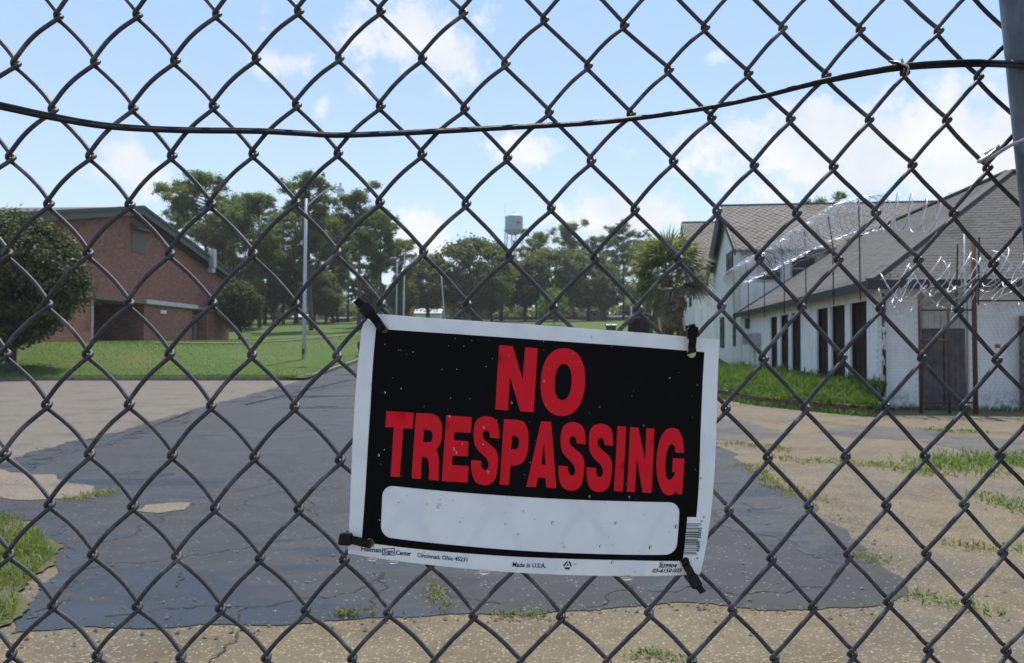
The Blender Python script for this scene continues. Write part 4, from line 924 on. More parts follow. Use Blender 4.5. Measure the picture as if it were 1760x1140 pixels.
def on_bank(n, gmin=0., gmax=1.):
    q = BFa[rgn.integers(0, len(BFa), n * 3)]; s = rgn.random((n * 3, 1)); t_ = rgn.random((n * 3, 1))
    p = (BVa[q[:, 0]] * (1 - s) + BVa[q[:, 1]] * s) * (1 - t_) + (BVa[q[:, 3]] * (1 - s) + BVa[q[:, 2]] * s) * t_
    g = (q[:, 0] % 11) / 10.; return p[(g >= gmin) & (g <= gmax)][:n]
blades('bank_grass', on_bank(26000), .15, 'blade', 'tall bright grass covering the bank before the white workshop', wd=.012, seed=2)
blades('bank_weeds', on_bank(5000, 0, .25) + np.array([[0, 0, -.03]]), .22, 'blade_dark', 'leafy weeds hanging over the mossy brick wall', 'weeds', wd=.022, lean=1.6, seed=3)
blades('bank_tall_weeds', on_bank(170), .34, 'blade', 'scattered taller weeds sticking up from the grass bank', 'weeds', wd=.012, lean=.9, seed=31, clump=16)
seg_pts = []
for k in range(2600):
    p = bank_at(rgn.random() * bank_len); q = rgn.normal() * .1; seg_pts.append((p.x - .12 + q, p.y - .15 + rgn.normal() * .1, .0))
blades('kerb_weeds', [p for p in seg_pts if True], .13, 'blade_dark', 'weeds growing along the foot of the mossy brick wall', 'weeds', wd=.014, lean=1.2, seed=4)
wl = []
for k in range(1500): x_ = rgn.random() * 9; p = Wt(x_, -.08 - abs(rgn.normal()) * .12); wl.append((p.x, p.y, 0))
blades('wall_weeds', wl, .12, 'blade', 'weeds along the foot of the white end wall', 'weeds', wd=.01, lean=.9, seed=14)
def in_poly(P, x, y):
    c = False; j = len(P) - 1
    for i in range(len(P)):
        if (P[i][1] > y) != (P[j][1] > y) and x < (P[j][0] - P[i][0]) * (y - P[i][1]) / (P[j][1] - P[i][1]) + P[i][0]: c = not c
        j = i
    return c
T_ = PATCH['turf']; tx0, tx1 = min(p[0] for p in T_), max(p[0] for p in T_); ty0, ty1 = min(p[1] for p in T_), max(p[1] for p in T_)
cl = []
cen = [(rgn.uniform(tx0, tx1), rgn.uniform(ty0, ty1)) for _ in range(130)]
while len(cl) < 15000:
    c_ = cen[rgn.integers(len(cen))]; x_, y_ = c_[0] + rgn.normal() * .14, c_[1] + rgn.normal() * .14
    if in_poly(T_, x_, y_): cl.append((x_, y_, .02))
blades('turf_clump', cl[:11000], .055, 'blade', 'patch of short grass beside the wet asphalt at lower left', wd=.004, lean=1.2, seed=5)
blades('dry_turf', cl[11000:], .075, 'blade_dry', 'dry yellowish grass mixed in the lower left patch', wd=.0035, lean=1.3, seed=6)
labs = ['grass seam between old asphalt and gravel right of the sign', 'long grass seam crossing the gravel lot', 'big green weed patch by the right edge', 'grass edge along the asphalt right of the sign', 'small tuft on the asphalt edge in the gravel', 'thin grass seam in the gravel lower right', 'green tuft at the right hand tip of the asphalt', 'tuft near the post at the right', 'small tuft below the sign at the asphalt edge', 'tuft at the bottom edge right of centre', 'dry tuft on the dirt patch at left', 'tiny dry tuft left of the sign bottom', 'yellow sprig under the sign bottom', 'weeds before the white end wall']
for i, ((L, wd_), lab) in enumerate(zip(WEEDS, labs)):
    pt = []; seg = [0]
    for a, b in zip(L[:-1], L[1:]): seg.append(seg[-1] + math.hypot(b[0] - a[0], b[1] - a[1]))
    dist = L[0][1]; n = int(min(4200, seg[-1] * wd_ * 850 * min(1.4, 8 / dist) + 60)); gaps = np.random.default_rng(i).random(60)
    while len(pt) < n:
        s = rgn.random() * seg[-1]; k = min(len(seg) - 2, max(j for j in range(len(seg)) if seg[j] <= s)); f = (s - seg[k]) / (seg[k + 1] - seg[k] + 1e-9)
        if gaps[int(s / seg[-1] * 59)] < .35: continue
        pt.append((L[k][0] + (L[k + 1][0] - L[k][0]) * f + rgn.normal() * wd_ * .45, L[k][1] + (L[k + 1][1] - L[k][1]) * f + rgn.normal() * wd_ * .45, .012))
    big = i in (2,); dry = i in (10, 11, 12)
    blades('weed_tuft', pt, .10 if big else (.03 if dist < 6 else .045), 'blade_dry' if dry or i in (0, 1, 3, 4, 5, 11) else 'blade', lab, 'grass', wd=.0025 + .0006 * dist, lean=2.0, seed=20 + i)
ed = []
for k in range(9000):
    x_ = -28 + rgn.random() * 18.5; ed.append((x_, 35.62 + abs(rgn.normal()) * .5, zt(x_, 35.7) + .1))
blades('lawn_fringe', ed, .14, 'blade', 'grass fringe along the kerb of the gravel lot', wd=.012, seed=8)
fr = []
for k in range(30000):
    y_ = 36 + 36 * rgn.random() ** 1.3; x_ = road_l(y_) - .1 - rgn.random() * min(19, 5 + y_ * .3); fr.append((x_, y_, zt(x_, y_) + .1))
blades('lawn_grass', fr, .06, 'blade_dark', 'mown grass on the lawn before the brick hall', wd=.012, seed=10, lean=.8)

# fence knots (half column, row) and sign print, in millimetres / thousandths of the sheet
KN={(-7,-6): (-697.7,542.1),(-7,-4): (-696.0,455.1),(-7,-2): (-694.2,368.1),(-7,0): (-692.4,281.1),(-7,2): (-693.8,196.8),(-7,4): (-693.8,110.8),(-7,6): (-692.2,24.1),(-7,8): (-688.6,-62.1),(-7,10): (-682.9,-146.8),(-7,12): (-674.6,-228.9),(-7,14): (-668.5,-312.2),(-7,16): (-666.7,-399.2),(-7,18): (-664.9,-486.2),(-7,20): (-663.1,-573.1),(-7,22): (-661.4,-660.1),(-6,-7): (-662.2,585.4),(-6,-5): (-660.4,498.4),(-6,-3): (-658.6,411.4),(-6,-1): (-656.8,324.5),(-6,1): (-656.8,239.1),(-6,3): (-657.5,153.8),(-6,5): (-656.8,67.3),(-6,7): (-654.2,-19.3),(-6,9): (-649.6,-104.8),(-6,11): (-642.6,-188.4),(-6,13): (-633.0,-268.9),(-6,15): (-631.2,-355.9),(-6,17): (-629.4,-442.8),(-6,19): (-627.6,-529.8),(-6,21): (-625.8,-616.8),(-6,23): (-624.0,-703.8),(-5,-6): (-624.8,541.7),(-5,-4): (-623.0,454.8),(-5,-2): (-621.2,367.8),(-5,0): (-619.4,280.8),(-5,2): (-620.8,196.4),(-5,4): (-620.9,110.4),(-5,6): (-619.2,23.8),(-5,8): (-615.7,-62.4),(-5,10): (-609.9,-147.1),(-5,12): (-601.6,-229.2),(-5,14): (-595.6,-312.5),(-5,16): (-593.8,-399.5),(-5,18): (-592.0,-486.5),(-5,20): (-590.2,-573.5),(-5,22): (-588.4,-660.5),(-4,-7): (-589.2,585.1),(-4,-5): (-587.4,498.1),(-4,-3): (-585.6,411.1),(-4,-1): (-583.8,324.1),(-4,1): (-583.8,238.7),(-4,3): (-584.6,153.4),(-4,5): (-583.8,67.0),(-4,7): (-581.3,-19.6),(-4,9): (-576.6,-105.2),(-4,11): (-569.6,-188.7),(-4,13): (-560.0,-269.2),(-4,15): (-558.2,-356.2),(-4,17): (-556.4,-443.2),(-4,19): (-554.6,-530.1),(-4,21): (-552.8,-617.1),(-4,23): (-551.0,-704.1),(-3,-6): (-551.9,541.4),(-3,-4): (-550.1,454.4),(-3,-2): (-548.3,367.4),(-3,0): (-546.5,280.5),(-3,2): (-547.9,196.1),(-3,4): (-547.9,110.1),(-3,6): (-546.3,23.5),(-3,8): (-542.7,-62.7),(-3,10): (-537.0,-147.4),(-3,12): (-528.7,-229.6),(-3,14): (-522.6,-312.9),(-3,16): (-520.8,-399.8),(-3,18): (-519.1,-486.8),(-3,20): (-517.3,-573.8),(-3,22): (-515.5,-660.8),(-2,-7): (-516.3,584.7),(-2,-5): (-514.5,497.7),(-2,-3): (-512.7,410.8),(-2,-1): (-510.9,323.8),(-2,1): (-510.9,238.3),(-2,3): (-511.7,153.1),(-2,5): (-510.9,66.7),(-2,7): (-508.3,-19.9),(-2,9): (-503.7,-105.5),(-2,11): (-496.7,-189.0),(-2,13): (-487.3,-269.6),(-2,15): (-485.3,-356.5),(-2,17): (-483.5,-443.5),(-2,19): (-481.7,-530.5),(-2,21): (-479.9,-617.5),(-2,23): (-478.1,-704.4),(-1,-6): (-478.9,541.1),(-1,-4): (-477.1,454.1),(-1,-2): (-475.3,367.1),(-1,0): (-474.0,279.8),(-1,2): (-475.6,195.3),(-1,4): (-475.4,109.9),(-1,6): (-473.5,23.6),(-1,8): (-470.0,-62.6),(-1,10): (-464.4,-147.3),(-1,12): (-457.2,-229.9),(-1,14): (-451.4,-313.4),(-1,16): (-447.9,-400.2),(-1,18): (-446.1,-487.2),(-1,20): (-444.3,-574.1),(-1,22): (-442.5,-661.1),(0,-7): (-443.3,584.4),(0,-5): (-441.5,497.4),(0,-3): (-439.8,410.4),(0,-1): (-438.1,323.5),(0,1): (-439.0,237.2),(0,3): (-439.4,152.3),(0,5): (-438.2,67.1),(0,7): (-435.4,-19.8),(0,9): (-431.0,-105.0),(0,11): (-424.4,-188.9),(0,13): (-417.9,-270.4),(0,15): (-412.5,-356.9),(0,17): (-410.5,-443.8),(0,19): (-408.7,-530.8),(0,21): (-406.9,-617.8),(0,23): (-405.2,-704.8),(1,-6): (-409.0,542.7),(1,-4): (-407.3,455.7),(1,-2): (-405.5,368.8),(1,0): (-403.9,281.8),(1,2): (-404.8,196.1),(1,4): (-404.4,111.0),(1,6): (-401.8,23.1),(1,8): (-398.6,-63.2),(1,10): (-392.2,-147.8),(1,12): (-385.8,-231.4),(1,14): (-381.6,-314.8),(1,16): (-378.4,-401.6),(1,18): (-376.6,-488.6),(1,20): (-374.8,-575.6),(1,22): (-373.0,-662.6),(2,-7): (-375.9,587.8),(2,-5): (-374.1,500.8),(2,-3): (-372.3,413.8),(2,-1): (-370.5,326.7),(2,1): (-370.0,239.9),(2,3): (-370.2,154.0),(2,5): (-369.0,67.6),(2,7): (-365.9,-20.1),(2,9): (-361.0,-105.6),(2,11): (-354.7,-189.9),(2,13): (-347.9,-272.4),(2,15): (-345.7,-359.4),(2,17): (-343.9,-446.3),(2,19): (-342.1,-533.3),(2,21): (-340.3,-620.3),(2,23): (-338.5,-707.3),(3,-6): (-340.4,545.6),(3,-4): (-338.6,458.6),(3,-2): (-336.8,371.6),(3,0): (-334.6,284.1),(3,2): (-335.4,198.3),(3,4): (-335.1,111.3),(3,6): (-332.3,23.9),(3,8): (-328.9,-63.6),(3,10): (-322.7,-149.5),(3,12): (-316.2,-232.8),(3,14): (-312.7,-317.0),(3,16): (-310.7,-404.1),(3,18): (-308.9,-491.1),(3,20): (-307.1,-578.1),(3,22): (-305.3,-665.0),(4,-7): (-306.2,590.2),(4,-5): (-304.4,503.2),(4,-3): (-302.6,416.2),(4,-1): (-300.6,328.8),(4,1): (-299.8,242.2),(4,3): (-299.7,155.2),(4,5): (-298.9,68.0),(4,7): (-296.1,-20.2),(4,9): (-291.2,-107.1),(4,11): (-284.7,-191.5),(4,13): (-278.9,-274.4),(4,15): (-277.0,-361.8),(4,17): (-275.2,-448.8),(4,19): (-273.4,-535.8),(4,21): (-271.7,-622.7),(4,23): (-269.9,-709.7),(5,-6): (-269.8,547.6),(5,-4): (-268.0,460.6),(5,-2): (-266.2,373.6),(5,0): (-264.1,285.9),(5,2): (-264.5,200.6),(5,4): (-264.7,112.3),(5,6): (-261.2,24.3),(5,8): (-259.7,-64.6),(5,10): (-254.0,-151.1),(5,12): (-246.7,-234.9),(5,14): (-242.8,-318.9),(5,16): (-241.2,-406.4),(5,18): (-239.4,-493.4),(5,20): (-237.6,-580.4),(5,22): (-235.8,-667.4),(6,-7): (-234.7,591.7),(6,-5): (-232.9,504.8),(6,-3): (-231.1,417.8),(6,-1): (-228.9,331.3),(6,1): (-228.3,245.4),(6,3): (-228.6,157.9),(6,5): (-227.3,68.4),(6,7): (-225.9,-20.3),(6,9): (-221.7,-108.1),(6,11): (-215.0,-193.9),(6,13): (-207.7,-275.8),(6,15): (-206.7,-364.0),(6,17): (-205.0,-451.0),(6,19): (-203.2,-538.0),(6,21): (-201.4,-625.0),(6,23): (-199.6,-712.0),(7,-6): (-197.4,548.7),(7,-4): (-195.6,461.7),(7,-2): (-193.8,374.9),(7,0): (-191.2,290.0),(7,2): (-191.7,203.1),(7,4): (-191.1,114.0),(7,6): (-189.5,24.1),(7,8): (-188.1,-65.5),(7,10): (-182.7,-153.0),(7,12): (-175.6,-237.0),(7,14): (-171.4,-320.4),(7,16): (-170.3,-408.6),(7,18): (-168.5,-495.5),(7,20): (-166.7,-582.5),(7,22): (-164.9,-669.5),(8,-7): (-161.7,592.5),(8,-5): (-159.9,505.5),(8,-3): (-158.1,418.5),(8,-1): (-155.8,333.3),(8,1): (-154.1,246.6),(8,3): (-154.1,159.0),(8,5): (-154.1,70.0),(8,7): (-152.3,-21.2),(8,9): (-148.7,-110.8),(8,11): (-143.6,-195.6),(8,13): (-136.1,-277.1),(8,15): (-135.3,-365.9),(8,17): (-133.5,-453.0),(8,19): (-131.7,-540.0),(8,21): (-129.9,-627.0),(8,23): (-128.1,-714.0),(9,-6): (-123.9,549.1),(9,-4): (-122.1,462.1),(9,-2): (-120.3,375.3),(9,0): (-117.8,291.5),(9,2): (-116.9,202.8),(9,4): (-116.8,114.9),(9,6): (-115.0,23.9),(9,8): (-112.9,-66.1),(9,10): (-109.1,-154.2),(9,12): (-106.2,-240.1),(9,14): (-99.8,-322.5),(9,16): (-98.4,-410.4),(9,18): (-96.6,-497.4),(9,20): (-94.8,-584.3),(9,22): (-93.0,-671.3),(10,-7): (-87.7,592.6),(10,-5): (-85.9,505.6),(10,-3): (-84.1,418.6),(10,-1): (-81.8,333.8),(10,1): (-79.8,247.5),(10,3): (-79.8,158.9),(10,5): (-78.0,70.6),(10,7): (-76.0,-20.9),(10,9): (-73.2,-110.1),(10,11): (-70.6,-199.5),(10,13): (-66.5,-282.1),(10,15): (-63.1,-367.6),(10,17): (-61.3,-454.6),(10,19): (-59.5,-541.6),(10,21): (-57.7,-628.6),(10,23): (-55.9,-715.6),(11,-6): (-49.5,548.9),(11,-4): (-47.8,461.9),(11,-2): (-45.9,375.1),(11,0): (-43.2,291.2),(11,2): (-41.9,201.8),(11,4): (-40.3,114.4),(11,6): (-39.3,24.1),(11,8): (-37.1,-66.0),(11,10): (-34.8,-155.2),(11,12): (-33.5,-242.6),(11,14): (-27.9,-324.9),(11,16): (-26.0,-411.8),(11,18): (-24.2,-498.8),(11,20): (-22.4,-585.7),(11,22): (-20.6,-672.7),(12,-7): (-13.1,592.0),(12,-5): (-11.3,505.0),(12,-3): (-9.5,418.1),(12,-1): (-7.4,331.9),(12,1): (-4.7,243.9),(12,3): (-3.2,156.4),(12,5): (-1.9,67.6),(12,7): (-0.5,-21.7),(12,9): (1.4,-110.6),(12,11): (2.8,-199.7),(12,13): (6.4,-283.9),(12,15): (9.4,-368.8),(12,17): (11.2,-455.8),(12,19): (13.0,-542.8),(12,21): (14.8,-629.7),(12,23): (16.6,-716.7),(13,-6): (25.2,548.1),(13,-4): (27.0,461.1),(13,-2): (28.8,374.0),(13,0): (30.8,286.2),(13,2): (34.3,199.2),(13,4): (35.5,111.6),(13,6): (37.0,22.2),(13,8): (37.8,-66.7),(13,10): (39.6,-154.9),(13,12): (40.8,-244.3),(13,14): (44.7,-325.9),(13,16): (46.6,-412.7),(13,18): (48.4,-499.7),(13,20): (50.2,-586.6),(13,22): (52.0,-673.6),(14,-7): (61.7,591.0),(14,-5): (63.5,504.0),(14,-3): (65.3,417.0),(14,-1): (66.7,328.4),(14,1): (70.3,242.5),(14,3): (71.9,155.1),(14,5): (74.2,66.2),(14,7): (75.1,-22.9),(14,9): (75.9,-111.2),(14,11): (77.7,-199.8),(14,13): (80.1,-284.0),(14,15): (81.9,-369.4),(14,17): (83.7,-456.4),(14,19): (85.5,-543.4),(14,21): (87.3,-630.4),(14,23): (89.1,-717.3),(15,-6): (99.9,546.8),(15,-4): (101.7,459.8),(15,-2): (103.4,372.6),(15,0): (104.2,281.7),(15,2): (108.6,198.3),(15,4): (110.8,110.3),(15,6): (112.5,21.0),(15,8): (112.5,-67.2),(15,10): (113.8,-155.2),(15,12): (116.6,-242.2),(15,14): (117.2,-326.1),(15,16): (118.9,-413.0),(15,18): (120.7,-500.0),(15,20): (122.5,-586.9),(15,22): (124.3,-673.9),(16,-7): (136.2,589.5),(16,-5): (138.0,502.5),(16,-3): (139.8,415.5),(16,-1): (140.7,326.2),(16,1): (144.0,240.5),(16,3): (146.4,155.1),(16,5): (149.3,65.9),(16,7): (150.2,-22.7),(16,9): (151.0,-111.5),(16,11): (152.1,-198.5),(16,13): (153.1,-282.6),(16,15): (153.9,-369.4),(16,17): (155.7,-456.4),(16,19): (157.5,-543.3),(16,21): (159.3,-630.3),(16,23): (161.1,-717.3),(17,-6): (174.1,545.2),(17,-4): (175.9,458.2),(17,-2): (177.6,371.0),(17,0): (178.2,281.1),(17,2): (182.2,195.7),(17,4): (185.1,110.0),(17,6): (187.0,23.3),(17,8): (188.2,-67.3),(17,10): (188.6,-155.0),(17,12): (189.4,-240.0),(17,14): (189.4,-325.3),(17,16): (190.5,-412.6),(17,18): (192.3,-499.6),(17,20): (194.1,-586.5),(17,22): (195.9,-673.5),(18,-7): (210.1,587.7),(18,-5): (211.9,500.7),(18,-3): (213.6,413.8),(18,-1): (214.3,325.5),(18,1): (217.4,238.3),(18,3): (220.1,152.3),(18,5): (222.3,67.1),(18,7): (223.3,-22.9),(18,9): (224.4,-109.5),(18,11): (224.8,-197.1),(18,13): (224.8,-281.0),(18,15): (225.1,-368.6),(18,17): (226.8,-455.6),(18,19): (228.6,-542.6),(18,21): (230.4,-629.5),(18,23): (232.2,-716.5),(19,-6): (247.5,543.3),(19,-4): (249.3,456.3),(19,-2): (251.0,369.3),(19,0): (250.8,281.3),(19,2): (254.9,195.9),(19,4): (257.9,108.6),(19,6): (258.8,23.3),(19,8): (259.3,-66.5),(19,10): (259.3,-152.6),(19,12): (259.6,-239.0),(19,14): (259.6,-323.8),(19,16): (260.9,-411.4),(19,18): (262.7,-498.4),(19,20): (264.5,-585.4),(19,22): (266.3,-672.3),(20,-7): (282.8,585.7),(20,-5): (284.6,498.7),(20,-3): (286.4,411.8),(20,-1): (287.0,324.9),(20,1): (289.6,237.4),(20,3): (292.9,151.8),(20,5): (294.1,66.4),(20,7): (294.1,-21.6),(20,9): (293.8,-109.3),(20,11): (292.9,-194.6),(20,13): (292.7,-278.5),(20,15): (294.7,-366.9),(20,17): (296.5,-454.0),(20,19): (298.3,-540.9),(20,21): (300.1,-627.9),(20,23): (301.9,-714.9),(21,-6): (319.6,541.2),(21,-4): (321.4,454.2),(21,-2): (323.1,367.3),(21,0): (323.3,281.6),(21,2): (328.1,195.5),(21,4): (330.3,109.6),(21,6): (330.4,21.7),(21,8): (331.2,-65.5),(21,10): (328.2,-151.9),(21,12): (326.6,-235.2),(21,14): (327.6,-321.3),(21,16): (329.9,-409.3),(21,18): (331.7,-496.3),(21,20): (333.4,-583.3),(21,22): (335.2,-670.3),(22,-7): (354.1,583.6),(22,-5): (355.9,496.6),(22,-3): (357.7,409.6),(22,-1): (359.5,324.0),(22,1): (363.0,240.7),(22,3): (366.0,153.5),(22,5): (367.2,66.4),(22,7): (366.5,-22.4),(22,9): (365.0,-108.7),(22,11): (362.1,-193.5),(22,13): (359.7,-275.7),(22,15): (362.6,-364.4),(22,17): (364.5,-451.4),(22,19): (366.3,-538.4),(22,21): (368.1,-625.4),(22,23): (369.9,-712.4),(23,-6): (390.0,539.0),(23,-4): (391.8,452.0),(23,-2): (393.6,365.2),(23,0): (396.9,280.8),(23,2): (400.4,195.9),(23,4): (402.5,108.9),(23,6): (402.3,21.0),(23,8): (401.6,-66.1),(23,10): (398.2,-151.8),(23,12): (395.6,-234.8),(23,14): (395.2,-319.9),(23,16): (396.8,-406.3),(23,18): (398.6,-493.3),(23,20): (400.4,-580.2),(23,22): (402.2,-667.2),(24,-7): (423.5,581.4),(24,-5): (425.3,494.4),(24,-3): (427.1,407.5),(24,-1): (429.6,321.6),(24,1): (432.6,237.1),(24,3): (436.0,151.9),(24,5): (436.5,62.8),(24,7): (434.8,-23.9),(24,9): (432.6,-109.0),(24,11): (430.5,-193.8),(24,13): (428.4,-277.4),(24,15): (428.6,-361.1),(24,17): (430.3,-447.9),(24,19): (432.1,-534.8),(24,21): (433.9,-621.8),(24,23): (435.7,-708.8),(25,-6): (460.8,537.8),(25,-4): (462.6,450.8),(25,-2): (464.4,363.8),(25,0): (466.4,277.4),(25,2): (470.7,194.2),(25,4): (472.7,107.6),(25,6): (472.3,20.2),(25,8): (470.5,-65.9),(25,10): (468.3,-151.2),(25,12): (465.7,-235.2),(25,14): (464.9,-319.1),(25,16): (465.9,-404.5),(25,18): (467.7,-491.5),(25,20): (469.5,-578.5),(25,22): (471.3,-665.5),(26,-7): (496.4,581.1),(26,-5): (498.2,494.1),(26,-3): (500.0,407.1),(26,-1): (501.8,320.1),(26,1): (505.0,235.5),(26,3): (508.0,151.1),(26,5): (509.1,65.0),(26,7): (508.4,-21.6),(26,9): (506.5,-107.7),(26,11): (503.5,-192.3),(26,13): (499.8,-274.4),(26,15): (501.5,-361.2),(26,17): (503.3,-448.2),(26,19): (505.0,-535.2),(26,21): (506.8,-622.2),(26,23): (508.6,-709.1),(27,-6): (533.8,537.4),(27,-4): (535.6,450.5),(27,-2): (537.4,363.5),(27,0): (539.2,276.5),(27,2): (543.2,193.4),(27,4): (545.2,108.1),(27,6): (545.4,21.7),(27,8): (544.1,-64.8),(27,10): (541.6,-150.3),(27,12): (538.1,-233.8),(27,14): (537.0,-317.9),(27,16): (538.8,-404.9),(27,18): (540.6,-491.9),(27,20): (542.4,-578.8),(27,22): (544.2,-665.8),(28,-7): (569.4,580.8),(28,-5): (571.2,493.8),(28,-3): (572.9,406.8),(28,-1): (574.7,319.8),(28,1): (577.9,235.1),(28,3): (580.9,150.8),(28,5): (582.0,64.8),(28,7): (581.4,-21.8),(28,9): (579.5,-107.9),(28,11): (576.4,-192.5),(28,13): (572.6,-274.6),(28,15): (574.4,-361.6),(28,17): (576.2,-448.5),(28,19): (578.0,-535.5),(28,21): (579.8,-622.5),(28,23): (581.6,-709.5),(29,-6): (606.7,537.1),(29,-4): (608.5,450.1),(29,-2): (610.3,363.1),(29,0): (612.1,276.2),(29,2): (616.2,193.1),(29,4): (618.1,107.8),(29,6): (618.4,21.4),(29,8): (617.1,-65.1),(29,10): (614.5,-150.6),(29,12): (611.1,-234.1),(29,14): (610.0,-318.2),(29,16): (611.8,-405.2),(29,18): (613.6,-492.2),(29,20): (615.4,-579.2),(29,22): (617.2,-666.2),(30,-7): (642.3,580.4),(30,-5): (644.1,493.4),(30,-3): (645.9,406.5),(30,-1): (647.7,319.5),(30,1): (650.9,234.8),(30,3): (653.9,150.5),(30,5): (654.9,64.5),(30,7): (654.3,-22.1),(30,9): (652.4,-108.2),(30,11): (649.4,-192.9),(30,13): (645.6,-274.9),(30,15): (647.3,-361.9),(30,17): (649.1,-448.9),(30,19): (650.9,-535.9),(30,21): (652.7,-622.8),(30,23): (654.5,-709.8),(31,-6): (679.7,536.8),(31,-4): (681.5,449.8),(31,-2): (683.3,362.8),(31,0): (685.1,275.8),(31,2): (689.1,192.7),(31,4): (691.1,107.4),(31,6): (691.3,21.0),(31,8): (690.0,-65.5),(31,10): (687.5,-151.0),(31,12): (684.0,-234.4),(31,14): (682.9,-318.6),(31,16): (684.7,-405.5),(31,18): (686.5,-492.5),(31,20): (688.3,-579.5),(31,22): (690.1,-666.5),(32,-7): (715.2,580.1),(32,-5): (717.0,493.1),(32,-3): (718.8,406.1),(32,-1): (720.6,319.1),(32,1): (723.8,234.4),(32,3): (726.8,150.1),(32,5): (727.9,64.1),(32,7): (727.3,-22.4),(32,9): (725.3,-108.6),(32,11): (722.3,-193.2),(32,13): (718.5,-275.2),(32,15): (720.3,-362.2),(32,17): (722.1,-449.2),(32,19): (723.9,-536.2),(32,21): (725.7,-623.2),(32,23): (727.5,-710.1),(33,-6): (752.6,536.4),(33,-4): (754.4,449.4),(33,-2): (756.2,362.5),(33,0): (758.0,275.5),(33,2): (762.0,192.4),(33,4): (764.0,107.1),(33,6): (764.2,20.7),(33,8): (762.9,-65.8),(33,10): (760.4,-151.3),(33,12): (757.0,-234.8),(33,14): (755.9,-318.9),(33,16): (757.7,-405.9),(33,18): (759.5,-492.9),(33,20): (761.2,-579.8),(33,22): (763.0,-666.8)}
EDG={'top': [(-127.786,15.052),(180.928,-8.185),(-0.093,-1.102),(0.634,7.946)],'bot': [(-138.827,-187.826),(159.074,-208.149),(-2.615,-27.771),(1.469,0.692)],'lef': [(-138.827,-187.826),(-127.786,15.052),(-3.582,0.145),(-12.177,0.729)],'rig': [(159.074,-208.149),(180.928,-8.185),(31.956,-5.551),(-28.218,5.72)]}
